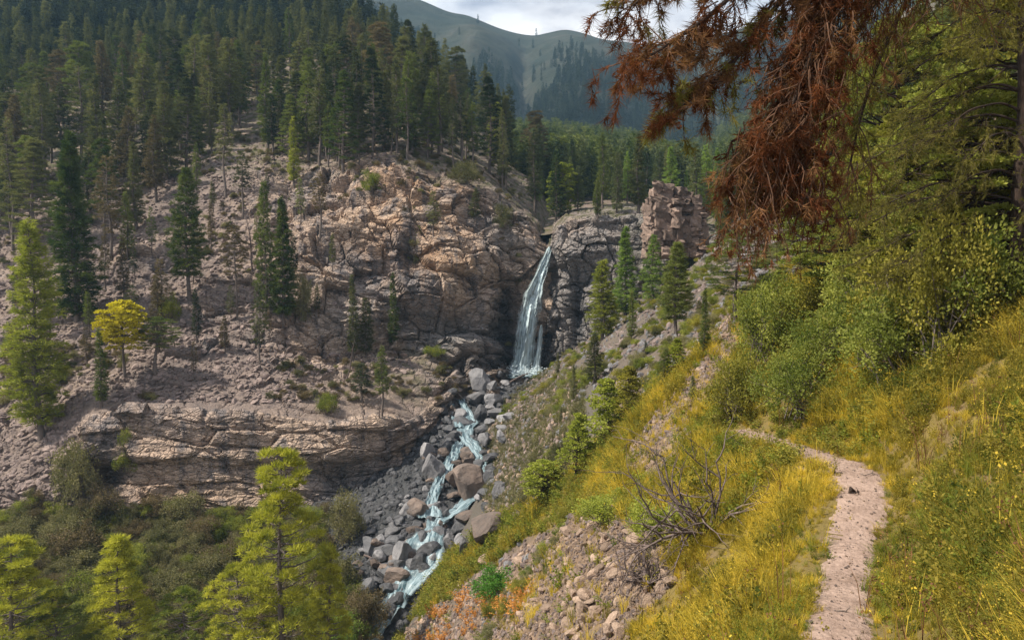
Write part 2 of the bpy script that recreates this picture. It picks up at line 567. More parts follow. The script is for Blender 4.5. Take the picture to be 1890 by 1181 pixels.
M = dict(
    cliff=mat_cliff(), hill=mat_hillside(), bed=mat_bed(), path=mat_path(), mountain=mat_mountain(),
    grey=mat_stone('grey_boulder', (0.12, 0.122, 0.133), (0.26, 0.252, 0.258), 0.7, 0.7),
    darkgrey=mat_stone('dark_wet_stone', (0.035, 0.037, 0.043), (0.13, 0.13, 0.138), 0.5, 0.8),
    brownrock=mat_stone('brown_grey_boulder', (0.075, 0.066, 0.062), (0.22, 0.165, 0.135), 0.85, 0.6),
    tan=mat_stone('tan_scree_stone', (0.24, 0.165, 0.12), (0.45, 0.335, 0.255), 0.9, 1.6),
    mauve=mat_stone('mauve_rubble', (0.15, 0.118, 0.108), (0.32, 0.248, 0.222), 0.92, 1.2),
    block=mat_stone('outcrop_block', (0.14, 0.105, 0.088), (0.30, 0.215, 0.172), 0.9, 0.9),
    bark=mat_bark('grey_bark', (0.07, 0.055, 0.048), (0.21, 0.175, 0.155)),
    darkbark=mat_bark('dark_bark', (0.018, 0.013, 0.011), (0.065, 0.045, 0.035), 14.0),
    twigbark=mat_bark('brown_twig_bark', (0.030, 0.017, 0.012), (0.17, 0.092, 0.055), 9.0),
    deadwood=mat_bark('bleached_deadwood', (0.05, 0.038, 0.034), (0.20, 0.155, 0.14), 8.0),
    fir_dark=mat_leaf('dark_conifer_needles', (0.026, 0.04, 0.022), (0.17, 0.172, 0.075), 0.25, 0.3, 1.0),
    fir_far_shaded=mat_leaf('shade_darkened_far_needles', (0.012, 0.022, 0.018), (0.046, 0.058, 0.036), 0.2, 0.05, 0.9),  # cloud shade on the mountainside is put into this dark colour
    valley_green=mat_leaf('valley_conifer_needles', (0.035, 0.058, 0.028), (0.15, 0.17, 0.075), 0.25, 0.08, 0.9),
    fir_green=mat_leaf('green_conifer_needles', (0.04, 0.066, 0.022), (0.185, 0.21, 0.065), 0.3, 0.4, 0.6),
    fir_bright=mat_leaf('bright_larch_needles', (0.09, 0.15, 0.03), (0.27, 0.36, 0.09), 0.35, 0.4, 0.3),
    fir_yellow=mat_leaf('yellow_green_pine_needles', (0.12, 0.145, 0.022), (0.54, 0.51, 0.075), 0.35, 0.9, 0.4),
    fir_lime=mat_leaf('lime_conifer_needles', (0.085, 0.115, 0.024), (0.36, 0.37, 0.07), 0.35, 0.6, 0.4),
    fir_brown=mat_leaf('brownish_conifer_needles', (0.08, 0.066, 0.042), (0.2, 0.155, 0.09), 0.25, 0.5, 0.5),
    leaf_yellow=mat_leaf('yellow_leaves', (0.38, 0.32, 0.025), (0.7, 0.6, 0.07), 0.35, 0.6, 0.3),
    leaf_green=mat_leaf('green_leaves', (0.08, 0.115, 0.026), (0.34, 0.345, 0.08), 0.35, 0.9, 0.4),
    leaf_olive=mat_leaf('olive_leaves', (0.1, 0.11, 0.025), (0.34, 0.3, 0.06), 0.35, 0.9, 0.4),
    leaf_dull=mat_leaf('dull_undergrowth_leaves', (0.08, 0.085, 0.04), (0.26, 0.235, 0.12), 0.25, 0.4, 0.6),
    leaf_bright=mat_leaf('bright_ivy_leaves', (0.045, 0.12, 0.018), (0.12, 0.27, 0.045), 0.3, 2.0, 0.3),
    leaf_lime=mat_leaf('lime_leaves', (0.12, 0.15, 0.03), (0.4, 0.42, 0.085), 0.4, 1.2, 0.3),
    grass=mat_leaf('yellow_grass', (0.18, 0.155, 0.024), (0.7, 0.51, 0.075), 0.45, 0.5, 0.9),
    grass_dark=mat_leaf('green_brown_herbs', (0.06, 0.08, 0.018), (0.33, 0.26, 0.05), 0.4, 0.55, 0.6),
    grass_green=mat_leaf('green_grass', (0.065, 0.095, 0.018), (0.27, 0.29, 0.05), 0.4, 0.8, 0.7),
    orange=mat_leaf('orange_dry_herbs', (0.36, 0.15, 0.04), (0.62, 0.3, 0.085), 0.35, 1.2, 0.4),
    needle_red=mat_leaf('red_brown_dead_needles', (0.032, 0.014, 0.009), (0.19, 0.07, 0.032), 0.3, 5.0, 0.2),
    needle_tan=mat_leaf('tan_dead_needles', (0.07, 0.036, 0.02), (0.25, 0.13, 0.062), 0.3, 5.0, 0.2),
    needle_olive=mat_leaf('olive_pine_needles', (0.055, 0.058, 0.018), (0.25, 0.215, 0.06), 0.35, 4.0, 0.2),
    fall=mat_water('falling_water', 1.0, 0.50, (0.56, 0.68, 0.72)),
    stream=mat_water('stream_water', 0.35, 0.85),
)

# ================================================================== STRUCTURE
# ---- stream line
SY = np.array([0, 20, 37, 55, 68, 75, 82, 92, 102, 115, 125, 131])
SX = np.array([-30, -24.5, -20, -16, -12.3, -9.3, -7.6, -5.3, -6.5, -8, -2.5, 1.4])
SZ = np.array([-50, -46, -41.5, -37, -33.6, -31, -28.3, -25.6, -23.0, -20.2, -19.3, -18.9])


def xs(y): return np.interp(y, SY, SX)
def zs(y): return np.interp(y, SY, SZ)


# ---- right hillside (heightfield)
def hill0(x, y):
    r2 = x * x + y * y
    pl = -9.65 + 0.75 * x - 0.096 * y + 7.2 * np.exp(-r2 / 100.0)
    bk = zs(y) - 0.6 + 1.5 * (x - xs(y) - 2.0 - 3.2 * np.exp(-((y - 46) / 16) ** 2))
    k = 2.2
    h = np.clip(0.5 + 0.5 * (bk - pl) / k, 0, 1)
    z = bk * (1 - h) + pl * h - k * h * (1 - h)
    z = z + 0.9 * fbm(x / 11, y / 11, 0 * x, 3, 3) * sstep(8, 30, np.sqrt(r2))
    return z


def march0(px, py):
    x, y, z = (float(v) for v in ray(px, py))
    for d in np.arange(3, 170, 0.05):
        t = d / y
        if z * t < hill0(np.array([x * t]), np.array([d]))[0]:
            return np.array([x * t, d])
    return None


PATH_PX = [(1548, 1400), (1545, 1181), (1556, 1090), (1572, 1000), (1590, 920), (1588, 880), (1558, 852), (1505, 838), (1450, 820), (1400, 802), (1350, 792), (1310, 800)]
path_xy = np.array([march0(*p) for p in PATH_PX])
path_w = np.array([0.46, 0.46, 0.48, 0.50, 0.58, 0.62, 0.62, 0.62, 0.6, 0.7, 0.9, 0.8])
seg = np.concatenate([[0], np.cumsum(np.linalg.norm(np.diff(path_xy, axis=0), axis=1))])
pt = np.linspace(0, seg[-1], 260)
PXY = np.stack([np.interp(pt, seg, path_xy[:, 0]), np.interp(pt, seg, path_xy[:, 1])], -1)
PW = np.interp(pt, seg, path_w)
ker = np.hanning(25); ker /= ker.sum()
for k in range(2):
    PXY[:, k] = np.convolve(np.pad(PXY[:, k], 12, 'edge'), ker, 'valid')
PZ = hill0(PXY[:, 0], PXY[:, 1])
PZ = np.convolve(np.pad(PZ, 12, 'edge'), ker, 'valid') - 0.05


def path_dist(x, y):
    x = np.asarray(x); y = np.asarray(y)
    best = np.full(x.shape, 99.0); bi = np.zeros(x.shape, int)
    m = (x > 1) & (x < 18) & (y > 4) & (y < 40)
    if m.any():
        xx, yy = x[m], y[m]
        d = np.full(xx.shape, 99.0); ii = np.zeros(xx.shape, int)
        for i in range(0, len(PXY), 2):
            q = np.hypot(xx - PXY[i, 0], yy - PXY[i, 1])
            c = q < d; d = np.where(c, q, d); ii = np.where(c, i, ii)
        best[m] = d; bi[m] = ii
    return best, bi


def hill(x, y):
    z = hill0(x, y)
    d, i = path_dist(x, y)
    w = 1 - sstep(0.55, 2.0, d)
    z = z * (1 - w) + (PZ[i]) * w
    z = z + 0.16 * fbm(x / 1.6, y / 1.6, 0 * x, 3, 9) * (1 - 0.85 * (d < 0.9))
    return z


GRASS_POLY = [(640, 1320), (740, 1130), (850, 1020), (900, 960), (980, 925), (1050, 880), (1110, 815), (1165, 760), (1240, 700), (1300, 640), (1350, 580), (1500, 470), (1700, 300), (3500, 100), (3500, 1800), (640, 1800)]
SCREE_POLY = [(730, 1340), (750, 1160), (850, 1078), (960, 1012), (1040, 960), (1130, 935), (1235, 975), (1250, 1070), (1165, 1160), (1115, 1340)]
SCREE2_POLY = [(1150, 900), (1170, 800), (1260, 700), (1330, 600), (1420, 540), (1520, 470), (1500, 510), (1390, 600), (1330, 700), (1290, 790), (1240, 870)]
BANK_POLY = [(900, 960), (880, 880), (900, 780), (950, 720), (1020, 670), (1120, 690), (1130, 760), (1060, 860), (975, 925)]


def hill_masks(x, y, z):
    px, py = project(np.stack([x, y, z], -1))
    nx = 26 * fbm(x / 3, y / 3, 0 * x, 3, 21); ny = 22 * fbm(x / 4, y / 4, 0 * x + 5, 3, 22)
    g = inpoly(px + nx, py + ny, GRASS_POLY).astype(float)
    s1 = inpoly(px + nx, py + ny, SCREE_POLY); s2 = inpoly(px + nx, py + ny, SCREE2_POLY)
    b = inpoly(px + nx * 0.5, py + ny * 0.5, BANK_POLY)
    far = (y > 44) & (px < 1300)
    g = g * np.where(s1, 0.03, 1.0) * np.where(s2, 0.10, 1.0) * np.where(b, 0.1, 1.0)
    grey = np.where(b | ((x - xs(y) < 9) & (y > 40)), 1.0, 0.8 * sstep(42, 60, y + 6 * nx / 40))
    return g, s1, s2, b, grey


def build_hillside():
    az = np.linspace(R(-62), R(84), 520)
    rr = np.concatenate([np.geomspace(1.2, 12, 90)[:-1], np.geomspace(12, 60, 260)[:-1], np.geomspace(60, 175, 150)])
    A, Rr = np.meshgrid(az, rr)
    X = Rr * np.sin(A); Y = Rr * np.cos(A)
    Z = hill(X, Y)
    # blocky roughness on the scree and the gully bank
    g, s1, s2, b, grey = hill_masks(X, Y, Z)
    rough = np.clip(s1 * 1.0 + s2 * 0.7 + b * 0.8 + 0.1, 0, 1)
    f1, e, rid = cells(X / 0.8, Y / 0.8, Z / 0.8, 5)
    Z = Z + rough * (0.22 * (rid - 0.5) + 0.10 * sstep(0, 0.25, e)) * sstep(10, 18, Rr)
    keep = (X > xs(Y) - 2.0) & ~((Y > 131) & (X < 24)) 
    kq = keep[:-1, :-1] & keep[1:, 1:] & keep[:-1, 1:] & keep[1:, :-1]
    V = np.stack([X, Y, Z], -1).reshape(-1, 3)
    F = grid_faces(*X.shape, keep=kq)[:, ::-1]
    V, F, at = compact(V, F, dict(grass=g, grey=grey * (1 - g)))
    return mesh_np('hillside', V, F, True, at, None, [M['hill']])


hill_me = build_hillside()
link('hillside', hill_me, kind='structure', label='sunlit right hand valley slope of tan soil under grass', cat='hillside')

# ---- trodden path, a thin sheet above the hillside
lat = np.linspace(-1, 1, 15)
tan_ = np.gradient(PXY, axis=0); tan_ /= np.linalg.norm(tan_, axis=1, keepdims=True)
nrm_ = np.stack([tan_[:, 1], -tan_[:, 0]], -1)
wob = 1 + 0.25 * fbm(pt / 0.7, 0 * pt, 0 * pt, 3, 41)
wob2 = 1 + 0.25 * fbm(pt / 0.7, 0 * pt, 0 * pt, 3, 47)
LX = PXY[:, None, :] + nrm_[:, None, :] * (lat[None, :, None] * PW[:, None, None] * np.where(lat > 0, 1, 0)[None, :, None] * wob[:, None, None]
                                          + lat[None, :, None] * PW[:, None, None] * np.where(lat > 0, 0, 1)[None, :, None] * wob2[:, None, None])
LZ = hill(LX[..., 0], LX[..., 1])
LZ = LZ + 0.035 + 0.012 * fbm(LX[..., 0] / 0.15, LX[..., 1] / 0.15, 0 * LZ, 3, 51) - 0.05 * np.abs(lat)[None, :] ** 4
pv = np.concatenate([LX, LZ[..., None]], -1)
link('path', mesh_np('path', pv.reshape(-1, 3), grid_faces(len(pt), len(lat)), True, None, None, [M['path']]), kind='structure',
     label='narrow trodden dirt path curving through yellow grass', cat='path')

# ---- generic sheet from columns of (py, depth) control points
def sheet(cols, rows_per, ncol, px_range=None, warp=0.0, seed=1):
    """cols: {px: [(py,d),...]} same count each. returns grid (rows,cols,3), s coordinate, px"""
    keys = sorted(cols)
    K = len(cols[keys[0]])
    px = np.linspace(keys[0], keys[-1], ncol)
    pyc = np.stack([np.interp(px, keys, [cols[k][i][0] for k in keys]) for i in range(K)])
    dc = np.stack([np.interp(px, keys, [cols[k][i][1] for k in keys]) for i in range(K)])
    # smooth across columns a little
    w = max(3, ncol // 60) | 1
    kk = np.hanning(w + 2)[1:-1]; kk /= kk.sum()
    for i in range(K):
        pyc[i] = np.convolve(np.pad(pyc[i], w // 2, 'edge'), kk, 'valid')
        dc[i] = np.convolve(np.pad(dc[i], w // 2, 'edge'), kk, 'valid')
    pts = np.stack([P(px, pyc[i], dc[i]) for i in range(K)])        # K,ncol,3
    if warp:
        pass
    s = np.concatenate([np.linspace(i, i + 1, n, endpoint=False) for i, n in enumerate(rows_per)] + [[K - 1]])
    i0 = np.clip(s.astype(int), 0, K - 2); f = s - i0
    i0 = np.broadcast_to(i0[:, None], (len(s), ncol)); f = np.broadcast_to(f[:, None], (len(s), ncol))
    if warp:    # uneven ledge lines
        sw = s[:, None] + warp * fbm(px[None, :] / 55.0, s[:, None] * 0.7, 0 * px[None, :], 4, seed) * np.sin(np.pi * np.clip(s / (K - 1), 0, 1))[:, None]
        sw = np.clip(sw, 0, K - 1 - 1e-6)
        i0 = np.clip(sw.astype(int), 0, K - 2); f = sw - i0
    cidx = np.arange(ncol)[None, :]
    G = pts[i0, cidx] * (1 - f[..., None]) + pts[i0 + 1, cidx] * f[..., None]
    return G, np.broadcast_to((i0 + f), i0.shape), np.broadcast_to(px[None, :], i0.shape)


def rock_disp(G, amp_big, amp_block, amp_lay, sx=6.0, sz=4.4, wp=1.0):
    """fractured rock: broad flat facets parted by cracks, smaller facets on them, a few ledges"""
    x, y, z = G[..., 0], G[..., 1], G[..., 2]
    zt = z + 0.10 * x + 0.05 * y                     # bedding dips gently
    wx = wp * 1.8 * fbm(x / 8, y / 8, z / 8, 3, 61)
    wz = wp * 1.6 * fbm(x / 9, y / 9, z / 5, 3, 63)
    d = amp_big * fbm(x / 14, y / 14, z / 10, 4, 62, 0.5)
    e, rid, tl = cells((x + wx + 0.35 * zt) / sx, (y + wx) / sx, (zt + wz) / sz, 7, True)
    d = d + amp_block * ((rid - 0.5) * 1.7 + 1.25 * tl - 0.75 * (1 - sstep(0.0, 0.10, e)))
    e, rid, tl = cells((x - wx) / (sx * 0.36), (y + 0.4 * zt) / (sx * 0.36), (zt + wz) / (sz * 0.33), 8, True)
    d = d + amp_block * (0.40 * (rid - 0.5) + 0.42 * tl - 0.26 * (1 - sstep(0.0, 0.12, e)))
    u = (zt + 0.5 * wx + wz) / 2.6
    saw = u - np.floor(u)
    d = d + amp_lay * (sstep(0, 0.15, saw) * (1 - 0.6 * saw)) * (0.6 + 0.8 * fbm(x / 5, y / 5, z / 5, 2, 66))
    return d + 0.10 * fbm(x / 0.9, y / 0.9, z / 0.9, 3, 67)


def gauss(px, py, cx, cy, rx, ry):
    return np.exp(-((px - cx) / rx) ** 2 - ((py - cy) / ry) ** 2)


LEFT = {
    -520: [(1500, 52), (1020, 78), (930, 82), (840, 89), (660, 105), (500, 128), (350, 150), (260, 176), (180, 216), (100, 275)],
    -150: [(1480, 52), (975, 80), (900, 84), (800, 92), (630, 107), (490, 128), (380, 147), (290, 172), (205, 212), (130, 268)],
    0:    [(1470, 53), (965, 82), (890, 85.5), (790, 93), (625, 108), (480, 128), (375, 147), (285, 172), (200, 212), (130, 266)],
    120:  [(1460, 54), (955, 83), (850, 86), (770, 92), (620, 107), (470, 128), (370, 146), (280, 172), (195, 212), (128, 266)],
    165:  [(1460, 54), (955, 84), (775, 87), (738, 92), (620, 107), (470, 128), (368, 146), (280, 172), (195, 212), (126, 266)],
    250:  [(1450, 55), (960, 85), (748, 88.5), (728, 92), (620, 107), (465, 128), (350, 147), (270, 173), (190, 213), (120, 267)],
    400:  [(1440, 57), (950, 87), (762, 90), (745, 93.5), (640, 108), (450, 127), (310, 148), (245, 175), (172, 214), (112, 268)],
    520:  [(1420, 60), (935, 89), (772, 91.5), (756, 94.5), (655, 109), (440, 125), (315, 146), (240, 173), (165, 214), (100, 268)],
    600:  [(1380, 64), (932, 89.5), (782, 93), (766, 96), (665, 111), (430, 124), (315, 144), (235, 172), (155, 213), (88, 267)],
    700:  [(1250, 70), (902, 92.5), (792, 96.5), (775, 99.5), (652, 117), (400, 127), (302, 141), (232, 170), (162, 211), (98, 264)],
    760:  [(1100, 80), (856, 97.0), (782, 101.5), (755, 105), (645, 120), (400, 128), (308, 138.5), (245, 166), (195, 206), (145, 256)],
    830:  [(900, 98), (752, 111), (724, 113.5), (702, 116), (642, 121.5), (420, 129.5), (325, 139), (275, 165), (235, 201), (205, 250)],
    900:  [(790, 110), (706, 120), (692, 122), (672, 123.2), (630, 124.8), (440, 131.5), (350, 139), (320, 160), (282, 196), (245, 246)],
    950:  [(745, 118), (694, 127), (682, 128), (660, 128.7), (615, 129.3), (450, 134), (392, 139), (368, 156), (322, 191), (275, 241)],
    985:  [(725, 122), (692, 130), (672, 131), (650, 131.8), (600, 132.4), (455, 134.6), (415, 138.5), (395, 152), (342, 188), (290, 238)],
    1004: [(720, 124), (692, 131.5), (672, 132.2), (650, 132.8), (600, 133.2), (475, 135.2), (452, 138.5), (430, 152), (372, 188), (310, 238)],
    1040: [(720, 128), (692, 134.5), (672, 135.2), (650, 135.8), (610, 136.5), (560, 138.2), (545, 140), (520, 152), (470, 188), (380, 238)],
}


def build_left():
    G, S, PXg = sheet(LEFT, [46, 84, 20, 88, 150, 92, 36, 30, 26], 640, warp=0.10, seed=31)
    pxx, pyy = project(G)
    # which rows are cliff and which are loose slope
    low = sstep(0.85, 1.05, S) * (1 - sstep(1.95, 2.15, S)) * sstep(120, 190, PXg)
    upc = sstep(3.85, 4.1, S) * (1 - sstep(5.9, 6.15, S)) * sstep(400, 600, PXg + 40 * fbm(PXg / 60, S, 0 * S, 3, 71))
    gul = sstep(740, 860, PXg) * (1 - sstep(5.9, 6.15, S))
    cliff = np.clip(low + upc + gul, 0, 1)
    ribs = sstep(0.10, 0.40, fbm(G[..., 0] / 16, G[..., 1] / 16, G[..., 2] / 8, 4, 72)) * sstep(3, 3.4, S) * (1 - sstep(5.7, 6.2, S))
    cl2 = np.clip(cliff + 0.7 * ribs, 0, 1)
    n = grid_normals(G)
    n = np.where((n[..., 1:2] > 0.3) & (n[..., 2:3] < 0.2), -n, n)
    n = np.where(n[..., 2:3] < -0.2, -n, n)
    d = rock_disp(G, 0.6 + 2.2 * cl2, 0.22 + 0.85 * cl2, 0.08 + 0.4 * cl2)
    r0, r1 = 40, 175                               # only the rows of the lower band
    Gs, Ss, Ps = G[r0:r1], S[r0:r1], PXg[r0:r1]
    o_ = 0 * Ss
    dl = np.zeros(S.shape)
    dl[r0:r1] = rock_disp(Gs, 0.8 + o_, 0.50 + o_, 0.30 + o_, 7.5, 2.3, 0.25) + 0.9 * sstep(1.48, 1.54, Ss + 0.06 * fbm(Ps / 40, o_, o_, 3, 78))
    d = d * (1 - low) + dl * low
    # bulge of ochre rock above the undercut, the undercut itself and the recess beside the fall
    d = d + 3.2 * gauss(pxx, pyy, 810, 500, 75, 60) - 3.0 * gauss(pxx, pyy, 850, 598, 80, 26) + 2.4 * gauss(pxx, pyy, 850, 632, 60, 22)
    d = d - 2.2 * gauss(pxx, pyy, 948, 610, 22, 70) + 1.8 * gauss(pxx, pyy, 910, 560, 26, 40)
    d = d - 2.6 * gauss(pxx, pyy, 190, 880, 34, 34) - 1.8 * gauss(pxx, pyy, 640, 880, 60, 30)
    d = d + 2.0 * gauss(pxx, pyy, 700, 790, 60, 25) * 0.6
    d = d + 1.6 * gauss(pxx, pyy, 720, 330, 60, 40) - 1.4 * gauss(pxx, pyy, 760, 480, 16, 60)
    G2 = G + n * d[..., None]
    ochre = 1.0 * gauss(pxx, pyy, 800, 500, 60, 60) + 0.9 * gauss(pxx, pyy, 760, 370, 120, 70) + 0.8 * gauss(pxx, pyy, 680, 470, 40, 20) + 0.6 * gauss(pxx, pyy, 320, 920, 80, 30) + 0.2 * cl2
    wet = 1.0 * gauss(pxx, pyy, 950, 640, 40, 70) + 0.9 * gauss(pxx, pyy, 880, 672, 60, 18) + 0.8 * gauss(pxx, pyy, 945, 560, 24, 50) + 0.6 * gauss(pxx, pyy, 760, 460, 14, 40) + 0.7 * gauss(pxx, pyy, 190, 875, 40, 36)  # same mask also darkens the cliff cleft and the lower hollow
    wet = np.clip(wet + 0.35 * sstep(560, 640, PXg) * (1 - sstep(700, 780, PXg)) * sstep(840, 870, pyy), 0, 1)  # and darkens the rock beneath the lower ledge
    scree = np.clip(1 - cl2 * 1.2, 0, 1) * 0.8
    veg = np.clip(sstep(5.6, 6.4, S) + (1 - sstep(0.7, 1.0, S)) * (1 - sstep(700, 780, PXg)) + 0.8 * gauss(pxx, pyy, 770, 690, 70, 60), 0, 1)
    me = mesh_np('cliff', G2.reshape(-1, 3), grid_faces(*S.shape), False, dict(ochre=np.clip(ochre, 0, 1), wet=wet, scree=scree, veg=veg, greyrock=np.clip(gauss(pxx, pyy, 850, 615, 110, 48) + 0.8 * gauss(pxx, pyy, 930, 440, 40, 40) + 0.7 * gauss(pxx, pyy, 660, 890, 90, 40) + 0.6 * gauss(pxx, pyy, 640, 570, 60, 60), 0, 1)), None, [M['cliff']])
    return me


left_me = build_left()
link('cliff', left_me, kind='structure', label='pinkish tan rock cliff and rubble slope across the gorge', cat='cliff')

# ---- rock wall beside and behind the waterfall
WALL = {
    975:  [(745, 127), (690, 132), (600, 134), (505, 135.5), (490, 137), (475, 142), (455, 152)],
    1000: [(740, 126), (690, 131), (600, 133.0), (490, 134.5), (478, 136), (465, 142), (440, 152)],
    1014: [(735, 125), (688, 130), (600, 132.4), (482, 134), (468, 135.5), (458, 142), (430, 152)],
    1026: [(730, 124), (682, 129), (590, 131.2), (455, 132.5), (432, 134), (420, 140), (405, 152)],
    1050: [(720, 123), (670, 128), (580, 130.5), (440, 132), (408, 134), (398, 140), (390, 152)],
    1100: [(700, 122), (645, 127), (560, 130), (440, 132), (403, 134), (392, 140), (383, 152)],
    1160: [(660, 120), (605, 126), (530, 129), (430, 132), (400, 134), (388, 140), (380, 152)],
    1200: [(630, 119), (570, 125), (500, 128), (425, 132), (402, 134), (392, 140), (384, 152)],
    1260: [(570, 118), (520, 124), (470, 127), (440, 131), (425, 134), (412, 140), (400, 152)],
    1330: [(540, 117), (490, 124), (460, 127), (445, 131), (435, 134), (428, 140), (420, 152)],
}


def build_wall():
    G, S, PXg = sheet(WALL, [20, 60, 90, 26, 20, 14], 240, warp=0.08, seed=33)
    pxx, pyy = project(G)
    n = grid_normals(G)
    n = np.where((n[..., 1:2] > 0.3) & (n[..., 2:3] < 0.2), -n, n)
    n = np.where(n[..., 2:3] < -0.2, -n, n)
    k = (1 - sstep(3.8, 4.6, S))
    d = rock_disp(G, 0.5 + 1.3 * k, 0.2 + 0.6 * k, 0.1 + 0.5 * k, 4.2, 4.2)
    d = d + 2.2 * gauss(pxx, pyy, 1062, 465, 50, 26) + 1.9 * gauss(pxx, pyy, 1040, 575, 16, 70) - 1.6 * gauss(pxx, pyy, 1066, 575, 9, 60) - 2.0 * gauss(pxx, pyy, 1002, 570, 18, 80)
    d = d + 0.8 * gauss(pxx, pyy, 985, 672, 26, 14)
    G2 = G + n * d[..., None]
    wet = np.clip(1.1 * gauss(pxx, pyy, 1000, 600, 26, 110) + 0.9 * gauss(pxx, pyy, 1068, 580, 12, 80) + 0.7 * gauss(pxx, pyy, 1050, 660, 50, 24) + 0.5 * gauss(pxx, pyy, 1085, 450, 26, 22), 0, 1)
    veg = np.clip(sstep(3.9, 4.6, S) + 0.5 * sstep(1120, 1200, PXg), 0, 1)
    return mesh_np('waterfall_wall', G2.reshape(-1, 3), grid_faces(*S.shape), False,
                   dict(greyrock=0.85 * (1 - 0.6 * gauss(pxx, pyy, 1045, 410, 40, 30)), ochre=0.25 * gauss(pxx, pyy, 1045, 410, 30, 30), wet=wet, scree=0.5 * sstep(3.9, 4.6, S), veg=veg), None, [M['cliff']])


wall_me = build_wall()
link('rock_wall', wall_me, kind='structure', label='grey rock wall beside the waterfall with dark wet cracks', cat='rock wall')

# ---- stream bed
yy = np.linspace(24, 132, 330)
off = np.linspace(-19, 9, 150)
BX = xs(yy)[:, None] + off[None, :]
BY = np.repeat(yy[:, None], len(off), 1)
BZ = zs(BY) - 0.35 + 0.04 * np.clip(off, 0, 99)[None, :] ** 1.35 - 0.22 * np.clip(-off - 6, 0, 99)[None, :] + 0.7 * fbm(BX / 4, BY / 4, 0 * BX, 4, 81)
f1, e, rid = cells(BX / 1.3, BY / 1.3, 0 * BX, 82)
BZ = BZ + 0.5 * (rid - 0.5) * sstep(0, 0.2, e) * np.clip(np.abs(off) / 2.5, 0.1, 1)[None, :]
bed_me = mesh_np('stream_bed', np.stack([BX, BY, BZ], -1).reshape(-1, 3), grid_faces(*BX.shape), True, None, None, [M['bed']])
link('stream_bed', bed_me, kind='structure', label='dark grey stony bed of the stream', cat='stream bed')

# ---- valley beyond the fall
VALLEY = {
    860:  [(430, 140), (410, 170), (350, 240), (300, 330), (275, 430), (250, 640)],
    1000: [(432, 140), (400, 170), (345, 240), (302, 330), (272, 430), (255, 640)],
    1150: [(404, 140), (388, 170), (350, 240), (315, 330), (290, 430), (268, 640)],
    1250: [(424, 140), (398, 170), (365, 240), (340, 330), (322, 430), (292, 640)],
    1300: [(452, 140), (425, 170), (388, 240), (348, 330), (318, 430), (280, 640)],
    1450: [(360, 140), (318, 170), (302, 240), (272, 330), (240, 430), (190, 640)],
    1700: [(190, 140), (130, 170), (95, 240), (60, 330), (30, 430), (0, 640)],
    2300: [(0, 140), (-100, 170), (-130, 240), (-150, 330), (-150, 430), (-150, 640)],
}
G, S, PXg = sheet(VALLEY, [20, 40, 40, 40, 40], 160)
G = G + np.array([0, 0, 1.0]) * (2.0 * fbm(G[..., 0] / 25, G[..., 1] / 25, 0 * S, 4, 91))[..., None]
ones = np.ones(S.shape)
valley_me = mesh_np('valley', G.reshape(-1, 3), grid_faces(*S.shape), True, dict(ochre=0 * ones, wet=0 * ones, scree=ones, veg=ones), None, [M['cliff']])
link('valley', valley_me, kind='structure', label='forested valley floor rising beyond the waterfall', cat='valley')

MT1 = {
    -800: [(120, 268), (-60, 330), (-260, 420), (-420, 520)],
    0:    [(140, 258), (50, 320), (-90, 400), (-240, 500)],
    300:  [(130, 262), (40, 330), (-60, 400), (-150, 480)],
    560:  [(110, 260), (60, 320), (10, 380), (-30, 450)],
    640:  [(110, 258), (80, 320), (50, 380), (25, 450)],
    700:  [(120, 256), (100, 310), (85, 370), (75, 440)],
    760:  [(160, 250), (140, 300), (125, 360), (118, 430)],
    820:  [(210, 245), (190, 300), (175, 350), (170, 420)],
    870:  [(250, 240), (240, 300), (230, 350), (228, 420)],
    940:  [(300, 236), (290, 300), (280, 350), (275, 420)],
}
G1, S1, PX1 = sheet(MT1, [40, 40, 40], 160)
G1 = G1 + np.array([0, 0, 1.0]) * (5.0 * fbm(G1[..., 0] / 50, G1[..., 1] / 50, 0 * S1, 5, 95))[..., None]
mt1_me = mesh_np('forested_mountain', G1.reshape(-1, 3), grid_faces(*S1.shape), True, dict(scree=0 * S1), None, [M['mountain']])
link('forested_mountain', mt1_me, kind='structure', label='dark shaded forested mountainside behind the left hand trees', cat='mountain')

RIDGE = [(-300, -120), (400, -120), (600, -75), (700, -28), (780, 2), (830, 24), (862, 28), (885, 38), (920, 52), (955, 62), (985, 67), (1010, 61), (1045, 54), (1075, 60), (1115, 74), (1200, 84), (1300, 70), (1420, 40), (1600, -10), (2400, -150)]
MT2 = {}
for k, (px_, r_) in enumerate(RIDGE):
    MT2[px_] = [(330, 560), (260, 690), (r_ + (250 - r_) * 0.55, 850), (r_ + (250 - r_) * 0.22, 1030), (r_, 1200), (r_ + 30, 1330)]
G2_, S2, PX2 = sheet(MT2, [24, 44, 54, 54, 16], 330)
px2, py2 = project(G2_)
amp = sstep(0.3, 1.2, S2) * (1 - sstep(3.2, 3.9, S2))
spur = 70 * gauss(px2, py2, 1090, 190, 75, 110) - 55 * gauss(px2, py2, 968, 190, 22, 110) + 45 * gauss(px2, py2, 880, 110, 50, 90) - 30 * gauss(px2, py2, 790, 110, 40, 80)
dy = -(spur + 60 * fbm(G2_[..., 0] / 150, G2_[..., 2] / 150, 0 * S2, 5, 97)) * amp
G2_ = G2_ + np.stack([0 * dy, dy, 5.0 * fbm(G2_[..., 0] / 60, G2_[..., 1] / 60, 0 * S2, 4, 98) * sstep(0, 1, S2) * (1 - 0.8 * sstep(3, 4, S2))], -1)
gully = np.clip(gauss(px2, py2, 968, 170, 14, 70) + 0.7 * gauss(px2, py2, 1035, 110, 20, 30) + 0.6 * gauss(px2, py2, 870, 90, 14, 16), 0, 1)
